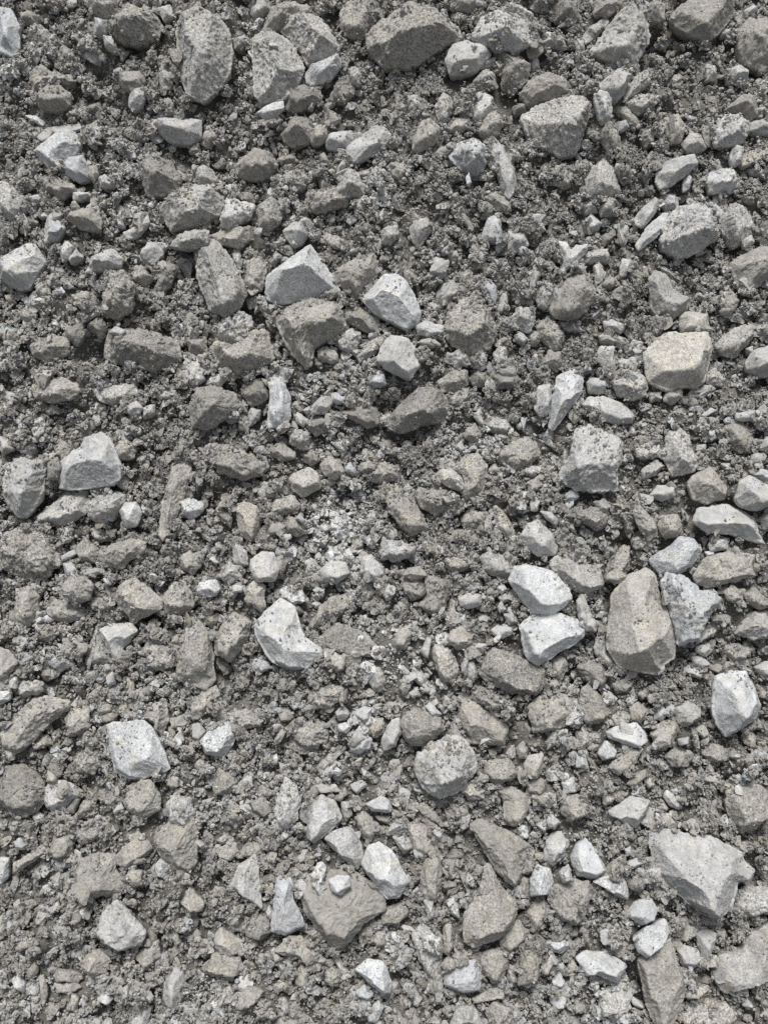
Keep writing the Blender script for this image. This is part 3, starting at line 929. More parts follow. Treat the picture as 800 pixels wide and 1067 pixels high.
 'N3': 'cream broken stone, above and left of the white kidney stone',
 'B22': 'dark grey leaning slab, right of the barrel-shaped stone',
 'G12': 'gritty pale nugget, left of the smooth brown boulder',
 'A22': 'small brown lump caked with crumbs, above and right of the cracked white slab',
 'A2': 'small squarish grey stone, dusty, above the cracked white slab',
 'T14': 'pale narrow stone, upright, just left of the wide grey right-edge stone',
 'C5': 'grey stone, mostly hidden behind another, above the broad wedge boulder',
 'E2': 'small pale peaked stone, below the cracked white slab',
 'Q17': 'brown low stone, below and right of the brown pyramid',
 'S25': 'tan stone cut by the bottom edge, below and left of the white curved slab',
 'P23': 'long flat brown stone, slanting, just below the white bumpy stone',
 'K7': 'pale upright slab, just left of the white knife stone',
 'K11': 'smooth cream egg-shaped pebble, below the dark round-backed boulder',
 'M9': 'tan stone cut by the left edge, just above the slanting tan slab',
 'P34': 'crusty grey stone, upright, above and right of the lower white block',
 'S33': 'brown rounded stone in shade, just below the bright white oval',
 'B18': 'crumbly brown clod, right of the grey angular boulder',
 'O10': 'small brown nugget, above the tan wedge',
 'T17': 'dark grey smooth stone, just right of the white tilted block',
 'G13': 'small grey egg-shaped stone, upright, just left of the smooth brown boulder',
 'B11': 'small pale block with a dark lower side, below the shadowed top-edge boulder',
 'J30': 'pale pointed stone, below and right of the cream cube',
 'D14': 'low dusty grey stone, below the tent-shaped stone',
 'D12': 'pale rough chip, upright, just right of the broad wedge boulder',
 'I8': 'small white nugget, below and right of the white peaked stone',
 'J17': 'flat brown curved stone, below and left of the cream cube',
 'I10': 'small bluish white block, left of the tan lumpy stone',
 'O25': 'cream small block, below the tan rectangular block',
 'C19': 'pale upright chip, above the rough white lump',
 'O16': 'white narrow stone, upright, just left of the pale gritty boulder',
 'T13': 'smooth grey pebble, above and right of the long brown slab',
 'P26': 'pale tan low stone, below and right of the white bumpy stone',
 'J13': 'cream rounded nugget, just right of the cream cube',
 'H26': 'brown crumbly clod, above and right of the big cream block',
 'B15': 'small rounded grey stone, just above the grey angular boulder',
 'H3': 'pale lumpy stone, above and right of the smooth brown boulder',
 'D11': 'grey-brown angular stone, right of the broad wedge boulder',
 'F17': 'pale crumbly clod, just right of the brown crumb-topped boulder',
 'I16': 'small brown upright stone, above and left of the broad tan block',
 'Q24': 'small tan stone, just below the brown slant-faced stone',
 'D2': 'dark stone at the top edge, just above the tent-shaped stone',
 'Q14': 'long tan curved stone, left of the brown pyramid',
 'Q31': 'dark clod of dirt, just above the brown pyramid',
 'R7': 'tan egg-shaped stone, just above the bright white oval',
 'P27': 'brown gritty stone, just below the bright right-edge block',
 'S16': 'white jagged chip, above and left of the white curved slab',
 'G21': 'small dark rounded stone, below and right of the white-capped brown boulder',
 'K17': 'narrow tan stone, slanting, above the upper white block',
 'L22': 'grey crumbly clod, just left of the smooth bell-shaped grey stone',
 'J27': 'cluster of white crumbs, clotted together, left of the leaning brown slab',
 'D5': 'small dark brown stone at the top edge, above and right of the tent-shaped stone',
 'M34': 'brown crumbly clod, left of the pale triangular stone',
 'N22': 'white spiky chip, above and right of the smooth pale wedge',
 'C20': 'greyish rounded nugget, above and left of the rough white lump',
 'J33': 'dark stone in shade, right of the tall white slab',
 'O21': 'tan low stone, left of the flecked dark boulder',
 'P2': 'grey upright slab, in shade, just left of the huge cream boulder',
 'R35': 'tan rough stone, right of the pale gritty block',
 'E12': 'round grey pebble, above the long dark boulder',
 'K21': 'brown crumbly clod, below and right of the leaning brown slab',
 'R25': 'tan crusty clod, below and left of the brown shield slab',
 'E27': 'small brown block, just right of the long dark boulder',
 'I24': 'small tan stone, just below the stick-like stone',
 'C9': 'small crusty grey stone, below and right of the shadowed top-edge boulder',
 'A13': 'thin pale shard lying almost level, just above the cracked white slab',
 'R17': 'cluster of white crumbs stuck on the brown shield slab',
 'G30': 'brown dusty stone, just above the white thumb stone',
 'C26': 'crumbly brown clod, just below the broad wedge boulder',
 'G27': 'pale crusty nugget, just right of the white thumb stone',
 'C3': 'dark strip of stone at the top edge, above and right of the shadowed top-edge boulder',
})
import bpy, math, re
import numpy as np
from mathutils import Matrix, Vector

# ------------------------------------------------------------------ units
# Everything is worked out on the face of the heap: u across, v up the slope, n out of it, in steps of 1.25 mm.
U = 0.00125
SLOPE = math.radians(30.0)
LEAN = math.radians(9.0)          # how far the camera leans down the slope from the face's normal
F = 533.5 / math.tan(math.radians(29.0))
CAM = np.array([0.0, -F * math.sin(LEAN), F * math.cos(LEAN)])
FWD = -CAM / F
RIGHT = np.array([1.0, 0, 0])
UP = np.cross(RIGHT, FWD)
rng = np.random.default_rng(41)
COL = bpy.context.scene.collection
ROT = Matrix.Rotation(SLOPE, 4, 'X')

def to_face(x, y, z):
    """where the sight line of the survey point (x, y) meets the level z above the heap's face"""
    x = np.asarray(x, float); y = np.asarray(y, float)
    d = FWD[None, :] + ((x - 400) / F)[:, None] * RIGHT + (-(y - 533.5) / F)[:, None] * UP
    t = (z - CAM[2]) / d[:, 2]
    p = CAM + t[:, None] * d
    return p[:, :2]

# ------------------------------------------------------------------ noise
def _hash(ix, iy, iz, seed):
    h = (ix.astype(np.int64) * 374761393 + iy.astype(np.int64) * 668265263 + iz.astype(np.int64) * 2147483647 + seed * 974634777) & 0xffffffff
    h = ((h ^ (h >> 13)) * 1274126177) & 0xffffffff
    h = ((h ^ (h >> 16)) * 2246822519) & 0xffffffff
    return ((h ^ (h >> 15)) & 0xffff) / 32767.5 - 1.0

def noise(p, scale, seed=0):
    """value noise -1..1 at points p (n,3), one feature about `scale` wide"""
    q = p / scale
    i = np.floor(q); f = q - i; i = i.astype(np.int64)
    f = f * f * (3 - 2 * f)
    out = 0
    for a in (0, 1):
        wa = f[:, 0] if a else 1 - f[:, 0]
        for b in (0, 1):
            wb = f[:, 1] if b else 1 - f[:, 1]
            for c in (0, 1):
                wc = f[:, 2] if c else 1 - f[:, 2]
                out = out + wa * wb * wc * _hash(i[:, 0] + a, i[:, 1] + b, i[:, 2] + c, seed)
    return out

# ------------------------------------------------------------------ the height field of the heap (cells of one step)
MU, MV = 250, 290
GX0, GX1, GY0, GY1 = -400 - MU, 400 + MU, -560 - MV, 640 + MV
NX, NY = GX1 - GX0, GY1 - GY0
gx = np.arange(NX) + GX0 + 0.5
gy = np.arange(NY) + GY0 + 0.5
XX, YY = np.meshgrid(gx, gy)
P = np.stack([XX.ravel(), YY.ravel(), np.zeros(XX.size)], 1)
H = (noise(P, 190, 1) * 14 + noise(P, 80, 2) * 8 + noise(P, 34, 3) * 6 + noise(P, 13, 4) * 3).reshape(NY, NX)
for _ in range(2600):                              # caked lumps of dirt, and the hollows between them
    r_ = 6 + 17 * rng.random() ** 2; h_ = int(r_) + 1
    a_, b_ = rng.integers(h_ + 1, NY - h_ - 1), rng.integers(h_ + 1, NX - h_ - 1)
    yy, xx = np.mgrid[-h_:h_ + 1, -h_:h_ + 1]
    q_ = np.clip(1 - ((xx * math.cos(_) + yy * math.sin(_)) ** 2 + (yy * math.cos(_) - xx * math.sin(_)) ** 2 * rng.uniform(.8, 2.2)) / r_ ** 2, 0, 1) ** .6
    H[a_ - h_:a_ + h_ + 1, b_ - h_:b_ + h_ + 1] += q_ * r_ * (.55 if rng.random() < .68 else -.5)
PATCH = noise(P, 13, 14).reshape(NY, NX)
CLUMP = noise(P, 46, 9).reshape(NY, NX)
PALE = (noise(P, 70, 12) * 0.6 + noise(P, 24, 13) * 0.4).reshape(NY, NX)
for x_, y_, r_, d_ in ((358, 668, 34, 10), (611, 668, 15, 12), (596, 706, 15, 12), (255, 325, 14, 6), (160, 352, 20, 6), (660, 62, 16, 8), (775, 262, 24, 8), (335, 100, 16, 7)):
    q_ = to_face([x_], [y_], 0.0)[0]                # hollows between the stones
    H -= d_ * np.exp(-((XX - q_[0]) ** 2 + (YY - q_[1]) ** 2) / (r_ * .8) ** 2)
for x_, y_, r_, d_ in ((352, 545, 38, 1.6), (345, 590, 30, 1.2), (395, 700, 26, .9), (375, 760, 24, .9), (385, 480, 26, 1.0), (640, 1040, 28, 1.2), (700, 225, 40, .7), (340, 905, 22, 1.0), (600, 880, 30, .8), (460, 670, 30, .8), (205, 385, 18, 1.0), (245, 335, 26, .9), (765, 150, 30, .8), (75, 470, 40, .6)):
    q_ = to_face([x_], [y_], 0.0)[0]                # pockets of paler crushed rock
    PALE += d_ * np.exp(-((XX - q_[0]) ** 2 + (YY - q_[1]) ** 2) / r_ ** 2)
H0 = H.copy()
NORTH = np.zeros(H.shape, np.float32)
OWNER = np.zeros((NY, NX), np.int32)
EDGE = np.zeros((NY, NX), np.float32)

# ------------------------------------------------------------------ colours (what the stone itself is)
TONE = {'w': (.455, .465, .466), 'p': (.41, .412, .406), 'g': (.352, .348, .334), 'b': (.298, .288, .266),
        't': (.34, .327, .3), 'k': (.235, .228, .214), 's': (.40, .417, .432),
        'x': (.465, .479, .486), 'c': (.42, .405, .372)}
COMPASS = {'N': (0, 1), 'S': (0, -1), 'E': (1, 0), 'W': (-1, 0), 'NE': (.7, .7), 'NW': (-.7, .7), 'SE': (.7, -.7), 'SW': (-.7, -.7)}

def smin(a, b, k):
    h = np.clip(0.5 + 0.5 * (b - a) / k, 0, 1)
    return b * (1 - h) + a * h - k * h * (1 - h)

def parse():
    out = []
    for line in DATA.strip().split('\n'):
        m = re.match(r'^T ([A-T]) (\d+) (\d+)$', line)
        if m:
            t, x0, y0 = m.group(1), int(m.group(2)), int(m.group(3)); continue
        a, b = line.split(' : ')
        a = a.split()
        s = dict(id=t + a[0], tone=a[1][0], kind=a[1][1:] or 's', h=None, z=0.0, g=int(a[1][0] in 'bktg' and int(a[0]) % 3 > 0), fac=[])
        for k in a[2:]:
            if k[0] == 'h': s['h'] = float(k[1:])
            elif k[0] == 'g': s['g'] = int(k[1:])
            elif k[0] == 'z': s['z'] = float(k[1:])
            else:
                q = re.match(r'^([NSEW]+)(-?\d+),(-?\d+)(?:\*([\d.]+))?$', k)
                s['fac'].append((q.group(1), x0 + int(q.group(2)) / 4, y0 + int(q.group(3)) / 4, .6 * float(q.group(4) or 1.1)))
        s['pts'] = np.array([[x0 + float(q.split(',')[0]) / 4, y0 + float(q.split(',')[1]) / 4] for q in b.split()])
        pc = np.clip(s['pts'], [0, 0], [800, 1067])
        s['area'] = abs(np.sum(pc[:, 0] * np.roll(pc[:, 1], 1) - np.roll(pc[:, 0], 1) * pc[:, 1])) / 2
        out.append(s)
    out.sort(key=lambda s: -s['area'])
    return out

def resample(poly, step, nmin, nmax):
    d = np.linalg.norm(np.roll(poly, -1, 0) - poly, axis=1)
    n = int(np.clip(d.sum() / step, nmin, nmax))
    s = np.concatenate([[0], np.cumsum(d)])
    q = np.vstack([poly, poly[:1]])
    t = np.linspace(0, s[-1], n, endpoint=False)
    return np.stack([np.interp(t, s, q[:, 0]), np.interp(t, s, q[:, 1])], 1)

def chaikin(poly, r):
    n = np.roll(poly, -1, 0)
    return np.stack([poly * (1 - r) + n * r, poly * r + n * (1 - r)], 1).reshape(-1, 2)

def seg_dist(x, y, a, b):
    ab = b - a
    t = np.clip(((x - a[0]) * ab[0] + (y - a[1]) * ab[1]) / max(ab @ ab, 1e-9), 0, 1)
    return np.hypot(x - a[0] - t * ab[0], y - a[1] - t * ab[1])

def inside(x, y, poly):
    r = np.zeros(np.shape(x), bool)
    for a, b in zip(poly, np.roll(poly, -1, 0)):
        if a[1] == b[1]: continue
        r ^= ((a[1] > y) != (b[1] > y)) & (x < (b[0] - a[0]) * (y - a[1]) / (b[1] - a[1]) + a[0])
    return r

def vertex_normals(v, f):
    n = np.zeros_like(v)
    fn = np.cross(v[f[:, 1]] - v[f[:, 0]], v[f[:, 2]] - v[f[:, 0]])
    for k in range(3):
        np.add.at(n, f[:, k], fn)
    return n / np.maximum(np.linalg.norm(n, axis=1, keepdims=True), 1e-9)

def fan_faces(nr, n):
    """triangles between nr rings of n points plus one point before the first ring and one after the last"""
    fs = []
    i = np.arange(n); j = (i + 1) % n
    top = 0; off = 1
    fs.append(np.stack([np.full(n, top), off + i, off + j], 1))
    for r in range(nr - 1):
        a = off + r * n; b = a + n
        fs.append(np.stack([a + i, b + i, b + j], 1)); fs.append(np.stack([a + i, b + j, a + j], 1))
    a = off + (nr - 1) * n
    fs.append(np.stack([a + i, np.full(n, off + nr * n), a + j], 1))
    return np.concatenate(fs)

def make_rock(s, idx):
    """one stone: its outline seen on the heap, a broken top of several planes, and the buried lower half"""
    r = np.random.default_rng(1000 + idx)
    kind = s['kind']
    px = s['pts']
    c0 = to_face(px[:, 0], px[:, 1], 0.0).mean(0)
    iy, ix = int(c0[1] - GY0), int(c0[0] - GX0)
    zb = H[min(max(iy, 0), NY - 1), min(max(ix, 0), NX - 1)]
    for it in range(2):
        pl = to_face(px[:, 0], px[:, 1], zb)
        lo = np.floor(pl.min(0)).astype(int) - 2; hi = np.ceil(pl.max(0)).astype(int) + 3
        a, b = slice(max(lo[1] - GY0, 0), min(hi[1] - GY0, NY)), slice(max(lo[0] - GX0, 0), min(hi[0] - GX0, NX))
        m = inside(XX[a, b], YY[a, b], pl)
        base = np.percentile(H[a, b][m], 80 if s['tone'] in 'wxps' and kind == 's' else 70) if m.any() else 0
        ev = np.linalg.eigvalsh(np.cov((pl - pl.mean(0)).T))
        w = min(2.6 * math.sqrt(max(ev[0], 1)), 60)
        lift = max((0.22 if kind == 's' else .16) * w, 2.2) + 4.5 + (2.2 if s['tone'] in 'wxps' and kind == 's' else 0)
        zb = base + lift + s['z']
    h = s['h'] if s['h'] is not None else {'s': .44, 'f': .22, 'c': .42}[kind]
    hm = h * w * 1.0
    if kind == 'f': hm = max(hm, 2.0)
    poly = to_face(px[:, 0], px[:, 1], zb)
    if np.sum(poly[:, 0] * np.roll(poly[:, 1], -1) - np.roll(poly[:, 0], -1) * poly[:, 1]) < 0:
        poly = poly[::-1]
    c = poly.mean(0)
    d = np.linalg.norm(np.roll(poly, -1, 0) - poly, axis=1, keepdims=True)
    c = ((poly + np.roll(poly, -1, 0)) / 2 * d).sum(0) / d.sum()
    rim = chaikin(c + (poly - c) * 1.035, 0.07 if kind != 'c' else .25)
    if kind == 'c': rim = chaikin(rim, 0.25)
    rim = resample(rim, 1.15, 26, 260)
    n = len(rim)
    pc3 = np.column_stack([rim, np.full(n, idx * 17.0)])
    out = rim - c; R = np.linalg.norm(out, axis=1, keepdims=True)
    amp = 0.10 if kind == 'c' else 0.05
    wob = noise(pc3, max(w * .35, 5), 21) * amp * w * .5 + noise(pc3, 4.5, 22) * (.55 if kind != 'c' else 1.1)
    rim = rim + out / np.maximum(R, 1e-6) * wob[:, None]
    # planes of the top
    ks = 1.1 * r.lognormal(.42 if kind != 'c' else .3, .38, len(poly))
    edges = list(zip(poly, np.roll(poly, -1, 0)))
    for k, (p, q) in enumerate(edges):             # lower edges shaped steeper so their rims fall dark, upper ones gentler and brighter
        south = -(q - p)[0] / max(np.hypot(*(q - p)), 1e-6) * -1
        ks[k] *= math.exp(.35 * south)
    tilt = np.array([r.normal(0, .10), -abs(r.normal(.10, .10))]) * (1.5 if kind == 's' else 1)
    planes = []
    for (dr, fx, fy, sl) in s['fac']:
        q = to_face(np.array([fx]), np.array([fy]), zb + hm * .7)[0]
        planes.append((q, np.array(COMPASS[dr]) / np.hypot(*COMPASS[dr]), sl))
    if len(planes) < 2 and kind == 's':
        rad = math.sqrt(s['area'] / 3.14) if s['area'] > 10 else 4
        for _ in range(r.integers(1, 4) if not planes else r.integers(0, 2)):
            th = r.uniform(0, 2 * math.pi)
            dv = np.array([math.cos(th), math.sin(th)])
            planes.append((c + dv * rad * r.uniform(.15, .65), dv, r.uniform(.15, .65)))
    chips = []
    if kind != 'c':
        rad = math.sqrt(max(s['area'], 10) / 3.14)
        for _ in range(r.integers(3, 7) if h > .36 else r.integers(0, 3)):
            th = r.uniform(0, 2 * math.pi); dv = np.array([math.cos(th), math.sin(th)])
            chips.append((c + dv * rad * r.uniform(.6, .95), dv, r.uniform(.6, 1.6)))
    def height(x, y):
        z = None
        for (p, q), k in zip(edges, ks):
            e = seg_dist(x, y, p, q) * k
            z = e if z is None else np.minimum(z, e)
        tp = hm + (x - c[0]) * tilt[0] + (y - c[1]) * tilt[1]
        sk = .6 if kind == 's' else (.5 if kind == 'f' else hm * .8 + 1)
        for (q, dv, sl) in planes:
            zq = hm + (q - c) @ tilt
            tp = smin(tp, zq - sl * ((x - q[0]) * dv[0] + (y - q[1]) * dv[1]), sk)
        for (q, dv, sl) in chips:
            tp = smin(tp, hm - sl * ((x - q[0]) * dv[0] + (y - q[1]) * dv[1]), sk * .7)
        return smin(z, np.maximum(tp, .12 * hm), max(sk, .05 * hm))
    nr = int(np.clip(np.median(R) / 1.25, 5, 46))
    rho = np.linspace(0, 1, nr + 1)[1:]
    vs = [np.array([[c[0], c[1], height(c[0:1], c[1:2])[0]]])]
    for q in rho:
        xy = c + (rim - c) * q
        z = height(xy[:, 0], xy[:, 1]) if q < 1 else np.zeros(n)
        vs.append(np.column_stack([xy, z]))
    dep = .5 * w + 4
    for q, z in ((.99, -.10), (.95, -.30), (.84, -.65), (.6, -1.0)):
        vs.append(np.column_stack([c + (rim - c) * q, np.full(n, z * dep)]))
    vs.append(np.array([[c[0], c[1], -dep]]))
    v = np.concatenate(vs)
    f = fan_faces(nr + 4, n)
    # the broken surface: lumps, chips and grit pushed out along the normal
    nn = vertex_normals(v, f)
    q = v + np.array([idx * 37.0, idx * 11.0, idx * 5.0])
    g = s['g'] + (1 if kind == 'c' else 0) - (.45 if s['tone'] in 'wxpsc' and s['g'] == 0 and kind != 'c' else 0)
    sm = min(1.0, w / 16)
    dsp = noise(q, max(w * .42, 6), 31) * .022 * w + noise(q, 9, 32) * (.35 + .28 * g) * sm + noise(q, 4.2, 33) * (.50 + .45 * g) * sm + noise(q, 2.3, 34) * (.75 + .5 * min(g, 0) + .3 * max(g, 0)) * max(sm, .5) + (noise(q, 1.7, 36) * .5 * sm if s['tone'] in 'btkg' else 0)
    pit = noise(q, 3.4, 35)
    dsp -= np.maximum(pit - .45, 0) * 1.5 * sm
    v = v + nn * dsp[:, None]
    # the stone's own colour, with dust and stains
    base_c = np.array(TONE[s['tone']]) * r.normal(1, .045)
    st = noise(q, max(w * .5, 9), 41) * .5 + noise(q, 6, 42) * .5
    colr = base_c[None, :] * (1 + .22 * st)[:, None]
    dust = np.clip((noise(q, max(w * .45, 8), 43) * .7 + noise(q, 3, 44) * .5 + (.15 * g - .18)) * 2.2, 0, 1)[:, None]
    dcol = np.array((.34, .334, .308)) if s['tone'] in 'bkt' else np.array((.45, .445, .43))
    if s['tone'] in 'wx': dcol = np.array((.50, .50, .49))
    colr = colr * (1 - dust * .6) + dcol * dust * .6
    colr = np.column_stack([colr, np.full(len(v), np.clip(r.normal(.58 if s['tone'] in 'btkgc' else .44, .15), .2, .95) + .08 * g)])   # 4th: how strongly the grain shows
    v[:, 2] += zb
    # leave its shape in the height field
    if m.any():
        xs, ys = XX[a, b][m], YY[a, b][m]
        zz = height(xs, ys) + zb
        sub = H[a, b]; ow = OWNER[a, b]; ed = EDGE[a, b]
        up = zz > sub[m] - 1.0
        t = sub[m]; t[up] = np.maximum(zz, t)[up]; sub[m] = t
        t = ow[m]; t[up] = idx + 1; ow[m] = t
        dd = None
        for (p, q2) in edges:
            e = seg_dist(xs, ys, p, q2); dd = e if dd is None else np.minimum(dd, e)
        t = ed[m]; t[up] = dd[up]; ed[m] = t
        no = NORTH[a, b]; t = no[m]; t[up] = ((ys - ys.mean()) / max(np.ptp(ys) * .5, 1))[up]; no[m] = t
    return v, f, colr, np.array([c[0], c[1], zb])

def add_mesh(name, v, f, colr, mat, smooth):
    me = bpy.data.meshes.new(name)
    v = np.asarray(v, np.float32); f = np.asarray(f, np.int32)
    me.vertices.add(len(v)); me.vertices.foreach_set('co', v.ravel())
    me.loops.add(f.size); me.loops.foreach_set('vertex_index', f.ravel())
    me.polygons.add(len(f))
    me.polygons.foreach_set('loop_start', np.arange(0, f.size, 3, dtype=np.int32))
    me.polygons.foreach_set('use_smooth', smooth if np.ndim(smooth) else np.full(len(f), bool(smooth)))
    at = me.attributes.new('stone_colour', 'FLOAT_COLOR', 'POINT')
    at.data.foreach_set('color', (colr if np.shape(colr)[1] == 4 else np.column_stack([colr, np.full(len(v), .45)])).astype(np.float32).ravel())
    me.update(calc_edges=True)
    me.materials.append(mat)
    o = bpy.data.objects.new(name, me)
    COL.objects.link(o)
    return o

# ------------------------------------------------------------------ material
def make_material(name, speck):
    m = bpy.data.materials.new(name); m.use_nodes = True
    nt = m.node_tree; N = nt.nodes; L = nt.links
    b = N['Principled BSDF']
    b.inputs['Roughness'].default_value = .93
    b.inputs['Specular IOR Level'].default_value = .18
    at = N.new('ShaderNodeAttribute'); at.attribute_name = 'stone_colour'
    geo = N.new('ShaderNodeNewGeometry')
    def nz(scale, detail, rough=.6):
        n = N.new('ShaderNodeTexNoise'); n.inputs['Scale'].default_value = scale
        n.inputs['Detail'].default_value = detail; n.inputs['Roughness'].default_value = rough
        L.new(geo.outputs['Position'], n.inputs['Vector']); return n
    def rng_(src, a, b_, c, d):
        r = N.new('ShaderNodeMapRange'); r.clamp = True
        for k, val in zip(('From Min', 'From Max', 'To Min', 'To Max'), (a, b_, c, d)): r.inputs[k].default_value = val
        L.new(src, r.inputs['Value']); return r.outputs[0]
    def mul(a, b_):
        x = N.new('ShaderNodeMath'); x.operation = 'MULTIPLY'
        L.new(a, x.inputs[0]); L.new(b_, x.inputs[1]); return x.outputs[0]
    n1 = nz(400, 2, .6); n2 = nz(110, 3); n3 = nz(430, 1); n4 = nz(460, 1); n5 = nz(55, 2)
    def fade(src):                        # 1 + amount * (src - 1), the amount kept with each stone
        x = N.new('ShaderNodeMix'); x.data_type = 'FLOAT'
        L.new(at.outputs['Alpha'], x.inputs['Factor']); x.inputs[2].default_value = 1.0; L.new(src, x.inputs[3]); return x.outputs[0]
    f1 = fade(rng_(n1.outputs['Fac'], .34, .66, .56, 1.44))
    f2 = rng_(n2.outputs['Fac'], .30, .70, .84, 1.16)
    dark = fade(rng_(n3.outputs['Fac'], .29, .38, .35, 1.0))      # black mineral grains
    k = mul(mul(f1, f2), dark)
    vm = N.new('ShaderNodeVectorMath'); vm.operation = 'SCALE'
    L.new(at.outputs['Color'], vm.inputs[0]); L.new(k, vm.inputs['Scale'])
    rust = N.new('ShaderNodeMix'); rust.data_type = 'RGBA'; rust.blend_type = 'MULTIPLY'   # faint tan staining in patches
    L.new(rng_(n5.outputs['Fac'], .50, .72, 0, .75), rust.inputs['Factor'])
    L.new(vm.outputs[0], rust.inputs[6]); rust.inputs[7].default_value = (1.0, .955, .85, 1)
    mix = N.new('ShaderNodeMix'); mix.data_type = 'RGBA'
    L.new(mul(rng_(n4.outputs['Fac'], .62, .72, 0, .6), at.outputs['Alpha']), mix.inputs['Factor'])   # pale mineral grains
    L.new(rust.outputs[2], mix.inputs[6]); mix.inputs[7].default_value = (.62, .615, .60, 1)
    L.new(mix.outputs[2], b.inputs['Base Color'])
    bp = N.new('ShaderNodeBump'); bp.inputs['Strength'].default_value = .9; bp.inputs['Distance'].default_value = .0011
    L.new(n1.outputs['Fac'], bp.inputs['Height']); L.new(bp.outputs[0], b.inputs['Normal'])
    return m

STONE = make_material('dusty_stone', 1.0)
DIRT = make_material('loose_dirt', .8)

# ------------------------------------------------------------------ stones
rocks = parse()
N_THINGS = 300
loose = []          # meshes that go into the one mass of gravel
GRIT = [0]
for i, s in enumerate(rocks):
    GRIT.append(s['g'] + (1 if s['kind'] == 'c' else 0))
    v, f, c, org = make_rock(s, i)
    if i < N_THINGS:
        look = LABELS.get(s['id'])
        kind = {'s': 'stone', 'f': 'flat_stone', 'c': 'dirt_clod'}[s['kind']]
        o = add_mesh(kind, (v - org) * U, f, c, STONE, True)
        o.matrix_world = ROT @ Matrix.Translation(Vector(org * U))
        o['kind'] = 'thing'
        o['category'] = {'s': 'stone', 'f': 'flat stone', 'c': 'dirt clod'}[s['kind']]
        o['group'] = {'s': 'stones lying in the rubble heap', 'f': 'flat stones lying in the rubble heap', 'c': 'dirt clods lying in the rubble heap'}[s['kind']]
        if look: o['label'] = look
    else:
        loose.append((v, f, c, True))

# ------------------------------------------------------------------ gravel: crumbs and grains dropped on the heap, big ones first
def icosphere(sub):
    t = (1 + 5 ** .5) / 2
    v = np.array([[-1, t, 0], [1, t, 0], [-1, -t, 0], [1, -t, 0], [0, -1, t], [0, 1, t], [0, -1, -t], [0, 1, -t], [t, 0, -1], [t, 0, 1], [-t, 0, -1], [-t, 0, 1]], float)
    f = [[0, 11, 5], [0, 5, 1], [0, 1, 7], [0, 7, 10], [0, 10, 11], [1, 5, 9], [5, 11, 4], [11, 10, 2], [10, 7, 6], [7, 1, 8], [3, 9, 4], [3, 4, 2], [3, 2, 6], [3, 6, 8], [3, 8, 9], [4, 9, 5], [2, 4, 11], [6, 2, 10], [8, 6, 7], [9, 8, 1]]
    v /= np.linalg.norm(v, axis=1, keepdims=True)
    for _ in range(sub):
        v = list(map(tuple, v)); cache = {}; nf = []
        def mid(a, b):
            k = (min(a, b), max(a, b))
            if k not in cache:
                q = np.array(v[a]) + np.array(v[b]); v.append(tuple(q / np.linalg.norm(q))); cache[k] = len(v) - 1
            return cache[k]
        for a, b, c in f:
            x, y, z = mid(a, b), mid(b, c), mid(c, a)
            nf += [[a, x, z], [b, y, x], [c, z, y], [x, y, z]]
        f = nf; v = np.array(v)
    return np.array(v), np.array(f, np.int32)

def shape_library(sub, count, seed, cuts=(5, 10), near=.25, rough=1.0):
    v0, f = icosphere(sub); r = np.random.default_rng(seed); out = []
    for k in range(count):
        v = v0.copy()
        for _ in range(r.integers(*cuts)):            # broken faces
            d = r.normal(size=3); d /= np.linalg.norm(d)
            over = v @ d - r.uniform(near, .8)
            v -= np.maximum(over, 0)[:, None] * d
        v *= r.uniform(*((.5, 1.35) if sub > 1 else (.68, 1.25)), 3)
        q = v * 3 + k * 7.3
        v *= (1 + (.12 * rough if sub else .13) * noise(q, 1.6, 51) + (.10 * rough * noise(q, .7, 52) if sub > 1 else 0) + (.05 * noise(q, .3, 53) if sub > 2 else 0))[:, None]
        out.append(v / np.abs(v).max(1).mean() * .8)
    return np.array(out), f

LIB = [shape_library(0, 60, 61), shape_library(1, 60, 62), shape_library(2, 60, 63, (6, 11), .2, .7),
       shape_library(3, 90, 64, (8, 14), .18, .35)]

def rand_rot(n):
    q = rng.normal(size=(n, 4)); q /= np.linalg.norm(q, axis=1, keepdims=True)
    a, b, c, d = q.T
    return np.stack([np.stack([1 - 2 * (c * c + d * d), 2 * (b * c - a * d), 2 * (b * d + a * c)], 1),
                     np.stack([2 * (b * c + a * d), 1 - 2 * (b * b + d * d), 2 * (c * d - a * b)], 1),
                     np.stack([2 * (b * d - a * c), 2 * (c * d + a * b), 1 - 2 * (b * b + c * c)], 1)], 1)

GRIT = np.array(GRIT)
PALETTE = np.array([TONE[k] for k in 'wpgbtks'])
PALETTE[2:6] *= .96
grain_xy, grain_z, grain_r, grain_c, grain_lod = [], [], [], [], []

